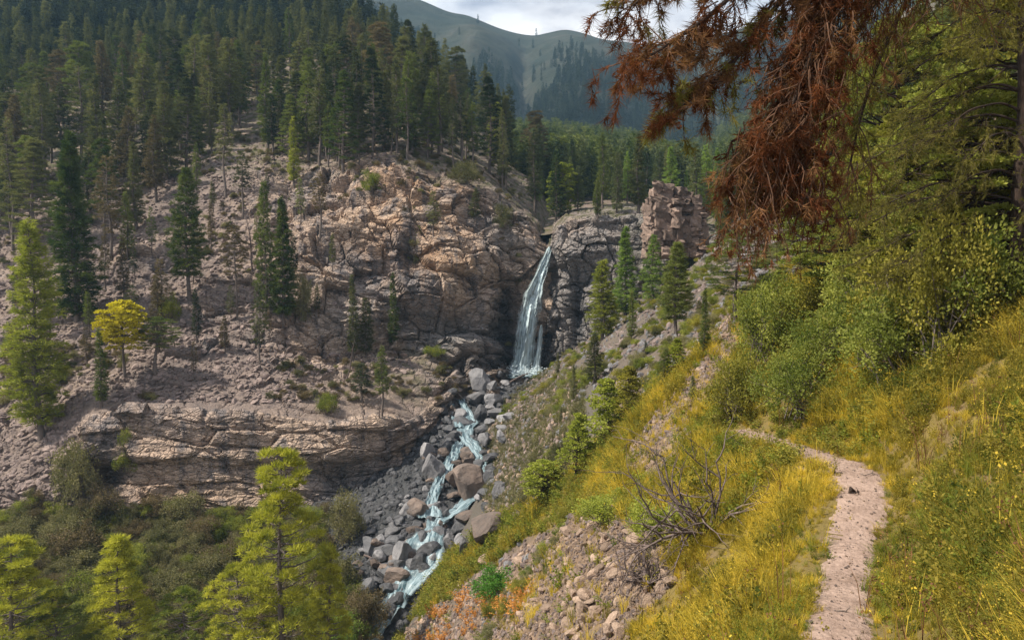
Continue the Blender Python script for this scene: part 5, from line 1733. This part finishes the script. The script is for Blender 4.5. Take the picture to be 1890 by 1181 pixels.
# bottom left: trees standing in the gorge, thicket under the cliff
BT = [
    (PINE[0], 528, 1340, 832, 190, 16.0, 3.1, 'fir_yellow', 'tall sunlit yellow green pine left of the stream'),
    (PINE[1], 232, 1340, 985, 150, 16.0, 2.8, 'fir_yellow', 'pointed yellow pine in the lower left corner thicket'),
    (PINE[0], 36, 1380, 990, 190, 16.0, 3.1, 'fir_yellow', 'broad yellow green pine in the bottom left corner'),
    (PINE[2], 450, 1330, 1040, 130, 16.0, 3.4, 'fir_yellow', 'lower yellow green pine beside the tall sunlit one'),
    (PINE[1], 610, 1340, 1010, 110, 16.0, 2.8, 'fir_yellow', 'yellow green pine squeezed between the tall one and the stream'),
    (PINE[2], 110, 1360, 1090, 120, 16.0, 3.4, 'fir_green', 'green pine between the two yellow pines in the corner'),
    (PINE[2], 345, 1330, 1085, 120, 16.0, 3.4, 'leaf_green', 'green rounded tree between the yellow pines'),
]
for pr, px, b, t, w, h0, w0, lk, lb in BT:
    tree_px('pine', pr, px, b, t, w, h0, w0, lk, lb, 'sunlit pines below the cliff')
k = 0
while k < 64:
    px = g.uniform(-60, 680); py = g.uniform(955, 1200)
    h, n = hit(px, py)
    if h is None or h[1] > 90: continue
    if px > 640 and py < 1080: continue
    s = g.uniform(1.2, 2.6)
    lk = ('leaf_dull', 'leaf_dull', 'leaf_green', 'fir_brown')[k % 4]
    plant_tree('shrub', SHRUB[k % 3], (h[0], h[1], h[2] - 0.2), s * g.uniform(0.8, 1.5), s * 2.1, 1.45, 2.0, lk, 'bark', 'dull green brown shrub in the thicket below the cliff', 'shrub', 'thicket below the cliff', parts=('stem', 'foliage'))
    k += 1
for i, (px, py, w, hh, lk, lb) in enumerate([
    (140, 930, 90, 110, 'leaf_dull', 'dark shrub under the hollow in the lower cliff'), (232, 868, 40, 54, 'leaf_green', 'small green shrub in the hollow of the lower cliff'),
    (765, 480, 40, 60, 'leaf_green', 'dark green shrub growing in the cleft of the tawny cliff'), (604, 760, 44, 34, 'leaf_green', 'green shrub at the rim of the lower cliff band'),
    (686, 352, 40, 26, 'leaf_green', 'low green shrub below the cliff rim'), (800, 656, 40, 20, 'leaf_green', 'green shrub on the grassy ledge below the undercut'), (640, 1000, 70, 90, 'leaf_dull', 'grey green shrub at the edge of the stream rubble'),
    (560, 590, 40, 60, 'leaf_dull', 'grey shrub below the close conifer pair'), (310, 590, 44, 50, 'leaf_green', 'dark bush behind the flat topped pine'), (860, 340, 60, 40, 'leaf_dull', 'grey green scrub at the cliff rim above the notch'),
    (930, 420, 40, 30, 'leaf_dull', 'scrub on the rim beside the waterfall notch')]):
    shrub_px('shrub', SHRUB[i % 3], px, py, w, hh, lk, lb, 'shrubs on the cliff')
# low scrub on the rubble slope and forest floor
pos = []
while len(pos) < 1100:
    a, b = g.uniform(-200, 960), g.uniform(250, 980)
    h, n = hit(a, b)
    if h is None or h[1] < 80 or h[1] > 200 or n[2] < 0.4: continue
    f = fbm(np.array([h[0] / 9]), np.array([h[1] / 9]), np.array([0.0]), 3, 333)[0]
    if h[2] < 18 and f < 0.22: continue
    if 740 < b < 960 and a > 150: continue
    pos.append(h)
pos = np.array(pos); s = g.uniform(0.25, 0.85, len(pos))
pr = [mm(x[1], k) for x in SHRUB[:3] for k in ('leaf_dull', 'fir_brown')]
scatter('scrub', pr, pos, np.stack([0 * s, 0 * s, g.random(len(pos)) * 6.28], -1), np.stack([s, s, s * 0.8], -1), g.integers(0, 6, len(pos)), 'low dry scrub on the slope and forest floor across the gorge')

pos = []
while len(pos) < 900:
    a, b = g.uniform(-120, 680), g.uniform(945, 1230)
    h, n = hit(a, b)
    if h is None or h[1] > 92 or h[1] < 40 or (a > 600 and b < 1100): continue
    pos.append(h)
pos = np.array(pos); s = g.uniform(0.5, 1.5, len(pos))
scatter('undergrowth', [mm(x[1], k) for x in SHRUB[:3] for k in ('leaf_dull', 'leaf_green', 'fir_brown')], pos, np.stack([0 * s, 0 * s, g.random(len(pos)) * 6.28], -1), np.stack([s, s, s * 0.8], -1), g.integers(0, 9, len(pos)), 'tangled dull green undergrowth on the gorge floor below the cliff')

# ------------------------------------------------------------------ grass and herbs
def hill_points(n, x0, x1, y0, y1, dens, clear=0.0):
    out = []
    tot = 0
    while tot < n:
        x = g.uniform(x0, x1, 20000); y = np.exp(g.uniform(math.log(y0), math.log(y1), 20000))
        z = hill(x, y)
        q = np.stack([x, y, z], -1)
        gm, s1, s2, b, grey = hill_masks(x, y, z)
        px, py = project(q)
        d, i = path_dist(x, y)
        ok = (g.random(len(x)) < dens(px, py, y, gm)) & (d > PW[i] * 0.92 + clear + 0.12 * g.normal(size=len(x))) & (px > -300) & (px < 2300) & (py < 1700)
        out.append(q[ok]); tot += ok.sum()
    return np.concatenate(out)[:n]


def grass_dens(px, py, y, gm): return gm * (0.35 + 0.65 * (y < 45))
pos = hill_points(40000, -12, 42, 4.5, 75, grass_dens, 0.06)
dist = np.hypot(pos[:, 0], pos[:, 1])
clump = fbm(pos[:, 0] / 1.7, pos[:, 1] / 1.7, 0 * dist, 3, 401)
patch = fbm(pos[:, 0] / 4.5, pos[:, 1] / 4.5, 0 * dist, 3, 402)
upx, upy = project(pos)
bare = (clump < -0.34) & (g.random(len(pos)) < 0.5)                 # thin places where soil shows
keepg = ~bare
s = (0.45 + 0.65 * g.random(len(pos))) * np.clip(0.75 + dist / 60, 0.8, 1.7) * 0.82 * np.clip(1 + 1.0 * clump, 0.5, 1.6)
dpt, _ = path_dist(pos[:, 0], pos[:, 1])
s *= np.where(dpt < 1.3, 0.5, 1.0)
wd_ = g.random(len(pos))
kind = np.where(patch + 0.25 * g.normal(size=len(pos)) > 0.26, 2, 0)         # green patches in the gold
kind = np.where(((upx > 1650) & (wd_ < 0.55)) | (wd_ < 0.10), 1, kind)
tilt = np.stack([g.normal(size=len(pos)) * 0.18, g.normal(size=len(pos)) * 0.18 - 0.15, g.random(len(pos)) * 6.28], -1)
for kd, nm, ky, pl, mul, lb in ((0, 'grass', 'grass', TUFT, 1.0, 'golden meadow grass covering the near slope'),
                                (2, 'green_grass', 'grass_green', TUFT + [HERB[2], HERB[0]], 1.05, 'green grass and clover patches among the golden grass'),
                                (1, 'weeds', 'grass_dark', [TUFT[1], TUFT[3], HERB[0], HERB[1], HERB[2]], 1.15, 'tall brown green weeds above the path')):
    mk = (kind == kd) & keepg
    near_ = np.clip(dist[mk] / 11, 0.45, 1.0) if kd else np.clip(dist[mk] / 8, 0.6, 1.0)
    scatter(nm, [mm(t, ky) for t in pl], pos[mk], tilt[mk], s[mk] * mul * near_, g.integers(0, len(pl), mk.sum()), lb)
# dry stalks standing above the grass
pos = hill_points(700, -6, 30, 6, 40, lambda px, py, y, gm: gm, 0.1)
s = g.uniform(0.9, 1.7, len(pos))
STALK = [make_tuft('stalk%d' % i, 800 + i, n=7, h=0.7, spread=0.2, wd=0.006, arch=0.35, heads=4) for i in range(3)]
scatter('dry_stalks', [mm(t, k) for t in STALK for k in ('grass', 'needle_tan')], pos, np.stack([0 * s, 0 * s, g.random(len(pos)) * 6.28], -1), s, g.integers(0, 6, len(pos)), 'thin dry stalks with seed heads standing in the grass')
# loose gravel on the path
pi = g.integers(0, len(PXY), 1500)
pe = PXY[pi] + nrm_[pi] * (g.uniform(-1, 1, 1500) * PW[pi] * 0.95)[:, None]
pos = np.concatenate([pe, (hill(pe[:, 0], pe[:, 1]) + 0.035)[:, None]], -1)
s = 0.008 + 0.030 * g.random(1500) ** 3
scatter('path_gravel', [mm(m, k) for m in SMALL for k in ('tan', 'mauve')], pos, g.random((1500, 3)) * 6.28, s, g.integers(0, 12, 1500), 'loose gravel lying on the dirt path')
# low cushions of herbs over the yellow slopes further off
def herb_dens(px, py, y, gm): return gm * (y > 20) * 0.9
pos = hill_points(9000, -12, 60, 16, 120, herb_dens, 0.2)
s = g.uniform(0.5, 1.3, len(pos)) * np.clip(pos[:, 1] / 40, 0.8, 2.0)
pr = [mm(t, k) for t in HERB for k in ('leaf_olive', 'grass_green')]
scatter('herbs', pr, pos, np.stack([0 * s, 0 * s, g.random(len(pos)) * 6.28], -1), np.stack([s * 1.3, s * 1.3, s * 0.8], -1), g.integers(0, 6, len(pos)), 'low olive and yellow herbs on the slope')
# stones and dull scrub on the far part of the slope
def far_dens(px, py, y, gm): return (gm < 0.5) * (y > 42) * (px < 1500) * (y < 128)
pos = hill_points(5200, -2, 75, 42, 128, far_dens, 0.2)
s = 0.12 + 0.45 * g.random(len(pos)) ** 2.5
scatter('far_slope_stones', [mm(m, k) for m in SMALL for k in ('mauve', 'grey')], pos, g.random((len(pos), 3)) * 6.28, np.stack([s, s * 0.8, s * 0.6], -1), g.integers(0, 12, len(pos)), 'grey brown stones on the slope right of the waterfall')
pos = hill_points(1300, -2, 75, 42, 128, far_dens, 0.2)
fz = fbm(pos[:, 0] / 7, pos[:, 1] / 7, 0 * pos[:, 0], 3, 411)
pos = pos[fz > -0.05]
s = g.uniform(0.25, 0.7, len(pos))
scatter('far_slope_scrub', [mm(x[1], k) for x in SHRUB[:3] for k in ('leaf_dull', 'leaf_olive', 'leaf_green')], pos, np.stack([0 * s, 0 * s, g.random(len(pos)) * 6.28], -1), np.stack([s * 1.2, s * 1.2, s * 0.8], -1), g.integers(0, 9, len(pos)), 'low green brown scrub on the slope right of the waterfall')
# wood on the high part of the right hand slope
q = hill_points(900, 20, 150, 50, 165, lambda px, py, y, gm: (px > 1330) * (y > 50) * 1.0, 0.2)
q = q[q[:, 0] > 30][:420]
s = g.uniform(7, 14, len(q)) / 18.0
scatter('slope_wood', [mm(CON[i][1], k) for i in (0, 1, 4) for k in ('fir_green', 'fir_dark')], q, np.stack([0 * s, 0 * s, g.random(len(q)) * 6.28], -1), np.stack([s * 1.3, s * 1.3, s], -1), g.integers(0, 6, len(q)), 'conifer wood high on the right hand slope behind the pine boughs')
# sparse grass on the grey bank
pos = []
while len(pos) < 2600:
    a, b = g.uniform(860, 1080), g.uniform(650, 980)
    h, n = hit(a, b)
    if h is None or not inpoly(np.array([a]), np.array([b]), BANK_POLY)[0]: continue
    pos.append(h)
pos = np.array(pos); s = g.uniform(0.5, 1.3, len(pos))
scatter('bank_grass', [mm(t, 'leaf_dull') for t in TUFT[:3] + HERB[:2]], pos, np.stack([0 * s, 0 * s, g.random(len(pos)) * 6.28], -1), s, g.integers(0, 5, len(pos)), 'dull green grass on the grey gully bank')
# orange herbs at the foot of the scree
OP = [(700, 1200), (730, 1130), (800, 1100), (930, 1085), (985, 1100), (960, 1140), (880, 1160), (830, 1200)]
k = 0
lab = {0: 'rusty orange dry herb at the bottom edge below the scree'}
while k < 60:
    a, b = g.uniform(690, 990), g.uniform(1085, 1215)
    if not inpoly(np.array([a]), np.array([b]), OP)[0]: continue
    h, n = hit(a, b)
    if h is None or h[1] > 60: continue
    s = g.uniform(1.0, 2.0)
    o = link('dry_herb', mm(HERB[k % 3], 'orange'), None, tuple(h), 'rusty orange dry herb below the bright green bush', 'herb', 'orange herbs below the scree')
    o.scale = (s * 1.25, s * 1.25, s * 0.8); o.rotation_euler = (0, 0, g.random() * 6.28)
    k += 1

# a few sticks and the dark clod on the path
for i, (px, py, L, a, lb) in enumerate([(1606, 879, 0.24, 0.0, 'short stick lying across the far end of the path'), (1582, 912, 0.22, 0.5, 'dark clod of earth and twig in the middle of the path'), (1520, 1010, 0.3, 0.3, 'twig at the left edge of the path'), (1552, 1135, 0.24, -0.6, 'crooked twig near the bottom of the path')]):
    x, y, z = (float(v) for v in ray(px, py))
    h, _ = hit(px, py)
    t = np.linspace(-1, 1, 6)
    A = Acc(); A.tube(np.stack([t * L, 0.05 * np.sin(t * 4), 0.03 + 0.02 * np.cos(t * 5)], -1), [0.006, 0.010, 0.012, 0.011, 0.008, 0.004], 5)
    A.tube(np.array([[0.2 * L, 0, 0.03], [0.5 * L, 0.12, 0.10]]), [0.012, 0.004], 4)
    if i == 1: A.tube(np.array([[-0.6 * L, 0.1, 0.0], [-0.3 * L, 0.12, 0.08], [0.1 * L, 0.06, 0.02]]), [0.03, 0.06, 0.02], 6)
    o = link('stick', A.mesh('stick', [M['bark' if i != 1 else 'darkbark']]), None, (h[0], h[1], h[2] + 0.03), lb, 'stick', 'sticks on the path'); o.rotation_euler = (0, 0, a)

# ================================================================== THE TWO PINES AT THE RIGHT
gp = np.random.default_rng(77)
def curve3(pts, n=24):
    pts = np.array(pts, float)
    s = np.concatenate([[0], np.cumsum(np.linalg.norm(np.diff(pts, axis=0), axis=1))]); t = np.linspace(0, s[-1], n)
    C = np.stack([np.interp(t, s, pts[:, j]) for j in range(3)], -1)
    kk = np.hanning(9)[1:-1]; kk /= kk.sum()
    for j in range(3): C[1:-1, j] = np.convolve(np.pad(C[:, j], 3, 'edge'), kk, 'valid')[1:-1]
    return C


class Spray:
    """twigs and needle fans of one tree, in that tree's own space"""
    def __init__(s, base):
        s.base = np.array(base); s.tw = Acc(); s.nd = {}

    def fan(s, c, d, key, n, ln, spread):
        dd = unit(d[None] + spread * gp.normal(size=(n, 3)))
        cc = c[None] + d[None] * (gp.random((n, 1)) - 0.8) * ln * 0.8
        s.nd.setdefault(key, []).append((cc, dd, ln * (0.7 + 0.6 * gp.random(n))))

    def twig(s, p, v, L, r, droop, key, nn=14, ln=0.09, spread=0.8, wig=0.13, sub=3, nseg=7, lev=0, mid=1):
        pth = [np.array(p, float)]; vv = unit(np.array(v, float))
        for k in range(nseg):
            vv = unit(vv + np.array([0, 0, -droop / nseg]) + wig * gp.normal(size=3)); pth.append(pth[-1] + vv * L / nseg)
        pth = np.array(pth)
        s.tw.tube(pth - s.base, r * (1 - 0.7 * np.linspace(0, 1, nseg + 1)), 3)
        if lev < 1:
            for k in range(sub):
                i = gp.integers(2, nseg)
                s.twig(pth[i], vv + gp.normal(size=3) * 0.5, L * (0.3 + 0.35 * gp.random()), r * 0.6, droop * 0.8, key, nn, ln, spread, wig, 0, 5, 1, mid)
        s.fan(pth[-1], vv, key, nn, ln, spread)
        for k in range(mid):
            i = gp.integers(nseg // 2, nseg)
            s.fan(pth[i], unit(pth[i + 1] - pth[i]), key, nn // 2, ln, spread * 0.8)

    def finish(s, parent, wd, names, bark='darkbark'):
        link('twigs', s.tw.mesh('twigs', [M[bark]]), parent)['kind'] = 'stuff'
        for key, L in s.nd.items():
            c = np.concatenate([q[0] for q in L]); d = np.concatenate([q[1] for q in L]); ln = np.concatenate([q[2] for q in L])
            V, F = blades(c - s.base, d, ln, wd, gp)
            link(names[key], mesh_np(names[key], V, F, False, None, None, [M[key]]), parent)['kind'] = 'stuff'


def along(c, f): return c[int(np.clip(f, 0, 0.999) * len(c))]
NN = dict(needle_red='red_brown_needles', needle_tan='tan_needles', needle_olive='olive_needles')

# --- standing pine whose dark trunk closes the picture at the right
pb, _ = hit(1884, 560)
pine = bpy.data.objects.new('pine_tree', None); COL.objects.link(pine); pine.location = pb
tag(pine, 'tall pine with a dark trunk and arching boughs at the right edge', 'tree')
PB = np.array(pb); D0 = PB[1]
zt = np.linspace(PB[2] - 0.4, P(1884, -260, D0)[2], 18)
X0 = P(1882, 300, D0)[0]
trk = np.stack([X0 + 0.06 * np.sin(zt * 0.6), D0 + 0.06 * np.sin(zt), zt], -1)
A = Acc(); V, F = tube(trk - PB, 0.21 * np.clip(1.1 - (zt - zt[0]) / 22, 0.3, 1.1), 12); A.add(V, F)
link('trunk', A.mesh('trunk', [M['darkbark']]), pine)
S1_ = Spray(PB)
for j in range(34):
    z0 = np.interp(j / 34, [0, 1], [P(1884, 470, D0)[2], P(1884, -240, D0)[2]]) + 0.1 * gp.normal()
    a = math.pi + (0.9 * gp.normal() if j % 3 else 0.25 * gp.normal())
    L = gp.uniform(2.6, 5.0)
    o3 = np.array([np.interp(z0, zt, trk[:, 0]), np.interp(z0, zt, trk[:, 1]), z0])
    dv = np.array([math.cos(a), math.sin(a), 0])
    c = curve3([o3, o3 + dv * L * 0.25 + np.array([0, 0, 0.28]), o3 + dv * L * 0.6 + np.array([0, 0, 0.05]), o3 + dv * L + np.array([0, 0, -0.75 - 0.4 * gp.random()])], 26)
    A = Acc(); V, F = tube(c - PB, np.linspace(0.042, 0.010, len(c)), 6); A.add(V, F)
    link('bough', A.mesh('bough', [M['darkbark']]), pine)
    for k in range(26):
        f = 0.15 + 0.85 * gp.random() ** 0.8
        S1_.twig(along(c, f), dv + np.array([0.5 * gp.normal(), 0.5 * gp.normal(), -0.15 + 0.3 * gp.normal()]), gp.uniform(0.5, 1.1), 0.012, 0.55, 'needle_olive', nn=16, ln=0.15, spread=0.7, sub=2)
S1_.finish(pine, 0.0075, NN)

# --- nearer pine out of frame whose dead bough hangs into the picture
qb, _ = ground(6.6, 3.2)
pin2 = bpy.data.objects.new('pine_tree', None); COL.objects.link(pin2); pin2.location = qb
tag(pin2, 'near pine reaching in from the top right with hanging dead brown boughs', 'tree')
QB = np.array(qb)
zt = np.linspace(QB[2] - 0.4, 8.5, 14)
t2 = np.stack([6.6 + 0.05 * np.sin(zt), 3.2 + 0.05 * np.cos(zt), zt], -1)
A = Acc(); V, F = tube(t2 - QB, 0.22 * np.clip(1.1 - (zt - zt[0]) / 16, 0.3, 1.1), 12); A.add(V, F)
link('trunk', A.mesh('trunk', [M['darkbark']]), pin2)
T2 = np.array([6.6, 3.2, 0.0])
limbs = [
    [T2 + (0, 0, 3.6), P(1800, -330, 4.6), P(1600, -160, 5.0), P(1530, -20, 5.0), P(1500, 110, 4.9), P(1490, 220, 4.8), P(1484, 310, 4.7), P(1478, 375, 4.7)],
    [T2 + (0, 0, 3.9), P(1750, -380, 4.6), P(1480, -160, 5.0), P(1360, -10, 4.9), P(1260, 70, 4.7), P(1170, 120, 4.6)],
    [T2 + (0, 0, 4.3), P(1700, -450, 4.8), P(1400, -220, 5.1), P(1250, -70, 5.0), P(1170, 10, 4.9)],
    [T2 + (0, 0, 3.3), P(1800, -200, 4.9), P(1620, -20, 5.4), P(1560, 110, 5.4), P(1430, 225, 5.2), P(1350, 262, 5.1)],
    [T2 + (0, 0, 4.0), P(1700, -300, 4.7), P(1480, -60, 5.1), P(1400, 60, 5.0), P(1330, 150, 4.9), P(1255, 200, 4.8)],
    [T2 + (0, 0, 3.45), P(1780, -260, 4.6), P(1580, -100, 4.9), P(1510, 60, 4.85), P(1470, 180, 4.7), P(1440, 260, 4.6), P(1405, 315, 4.55), P(1375, 350, 4.55)],
    [T2 + (0, 0, 3.5), P(1850, -260, 4.8), P(1720, -80, 5.3), P(1640, 60, 5.5), P(1590, 200, 5.5), P(1570, 300, 5.4)],
]
LC = [curve3(l, 44) for l in limbs]
for i, c in enumerate(LC):
    A = Acc(); V, F = tube(c - QB, np.linspace(0.060, 0.008, len(c)), 7); A.add(V, F)
    link('bough', A.mesh('bough', [M['darkbark']]), pin2)
S2_ = Spray(QB)
def pick(*k): return k[gp.integers(len(k))]
for k in range(270):                       # the hanging brown mass: long strings that fan to the left at the bottom
    f = 0.42 + 0.56 * gp.random(); p = along(LC[0], f) + gp.normal(size=3) * np.array([0.05, 0.07, 0.05])
    lf = -(0.15 + 1.1 * gp.random() * f)
    S2_.twig(p, (lf, 0.22 * gp.normal(), -0.55), gp.uniform(0.28, 0.62), 0.0062, 1.3, pick('needle_red', 'needle_red', 'needle_tan'), nn=9, ln=0.05, spread=0.6, wig=0.22, sub=4)
for k in range(130):
    f = 0.28 + 0.45 * gp.random(); p = along(LC[0], f) + gp.normal(size=3) * np.array([0.06, 0.08, 0.05])
    S2_.twig(p, (0.12 * gp.normal(), 0.15 * gp.normal(), -1), gp.uniform(0.5, 1.0), 0.007, 0.6, pick('needle_red', 'needle_olive', 'needle_tan'), nn=6, ln=0.05, spread=0.5, wig=0.14, sub=4)
for li, nn_, keys in ((1, 170, ('needle_red', 'needle_red', 'needle_tan')), (2, 140, ('needle_red', 'needle_tan', 'needle_olive')), (4, 160, ('needle_red', 'needle_tan', 'needle_olive'))):
    for k in range(nn_):
        f = 0.42 + 0.58 * gp.random() ** 0.8; p = along(LC[li], f) + gp.normal(size=3) * 0.03
        S2_.twig(p, (-0.6 + 0.5 * gp.normal(), 0.4 * gp.normal(), -0.3 + 0.4 * gp.normal()), gp.uniform(0.14, 0.36), 0.0055, 0.8, pick(*keys), nn=30, ln=0.075, spread=0.95, sub=2)
for k in range(150):
    f = 0.5 + 0.5 * gp.random(); p = along(LC[5], f) + gp.normal(size=3) * 0.05
    S2_.twig(p, (-0.25 + 0.3 * gp.normal(), 0.22 * gp.normal(), -0.6), gp.uniform(0.22, 0.5), 0.0058, 1.2, pick('needle_red', 'needle_red', 'needle_tan'), nn=9, ln=0.05, spread=0.6, wig=0.24, sub=4)
for li, nn_ in ((0, 200), (5, 190)):          # needle clumps thickening the end of the hanging boughs
    for k in range(nn_):
        f = 0.60 + 0.40 * gp.random(); p = along(LC[li], f) + gp.normal(size=3) * np.array([0.13, 0.10, 0.07]) + np.array([0, 0, 0.08])
        S2_.twig(p, (-0.35 + 0.5 * gp.normal(), 0.4 * gp.normal(), -0.5), gp.uniform(0.12, 0.30), 0.0052, 0.9, pick('needle_red', 'needle_tan', 'needle_red'), nn=24, ln=0.06, spread=0.9, sub=2)
for li, nn_ in ((3, 110), (6, 80)):
    for k in range(nn_):
        f = 0.35 + 0.65 * gp.random(); p = along(LC[li], f)
        S2_.twig(p, (-0.35 + 0.5 * gp.normal(), 0.4 * gp.normal(), -0.6), gp.uniform(0.25, 0.6), 0.0055, 1.0, pick('needle_olive', 'needle_olive', 'needle_tan'), nn=14, ln=0.085, spread=0.6)
S2_.finish(pin2, 0.0027, NN, 'twigbark')
cd_ = unit(gp.normal(size=(90, 3)))
cv_, cf_ = blades(cd_ * np.array([0.35, 0.35, 0.8]), unit(cd_ + np.array([0, 0, 0.5])), 0.45, 0.13, gp)
cone_me = mesh_np('cone', cv_, cf_, False, None, None, [M['needle_red']])
for (px, py) in [(1140, 135), (1150, 60), (1172, 166), (1330, 290), (1252, 232), (1190, 40), (1215, 120), (1290, 70), (1180, 88)]:
    c = P(px, py, 4.75 + 0.1 * gp.normal()) - QB
    o = link('cone', cone_me, pin2, c); s = 0.022 + 0.012 * gp.random(); o.scale = (s, s, s * 1.5); o.rotation_euler = gp.random(3) * 6

# ================================================================== HAZE
def box_mesh(name, lo, hi):
    x0, y0, z0 = lo; x1, y1, z1 = hi
    V = [(x0, y0, z0), (x1, y0, z0), (x1, y1, z0), (x0, y1, z0), (x0, y0, z1), (x1, y0, z1), (x1, y1, z1), (x0, y1, z1)]
    F = [(3, 2, 1, 0), (4, 5, 6, 7), (0, 1, 5, 4), (1, 2, 6, 5), (2, 3, 7, 6), (3, 0, 4, 7)]
    me = bpy.data.meshes.new(name); me.from_pydata(V, [], F); me.update(); return me
hz = bpy.data.materials.new('haze_air'); hz.use_nodes = True
hn = hz.node_tree.nodes; hn.clear()
ho = hn.new('ShaderNodeOutputMaterial'); hv = hn.new('ShaderNodeVolumePrincipled')
hv.inputs['Color'].default_value = (0.40, 0.68, 0.95, 1)
hv.inputs['Density'].default_value = 0.00017
hv.inputs['Anisotropy'].default_value = 0.0
hz.node_tree.links.new(hv.outputs[0], ho.inputs['Volume'])
hm = box_mesh('haze', (-1400, -40, -75), (2000, 1420, 640)); hm.materials.append(hz)
link('haze', hm, kind='stuff', label='thin blue haze filling the valley air')
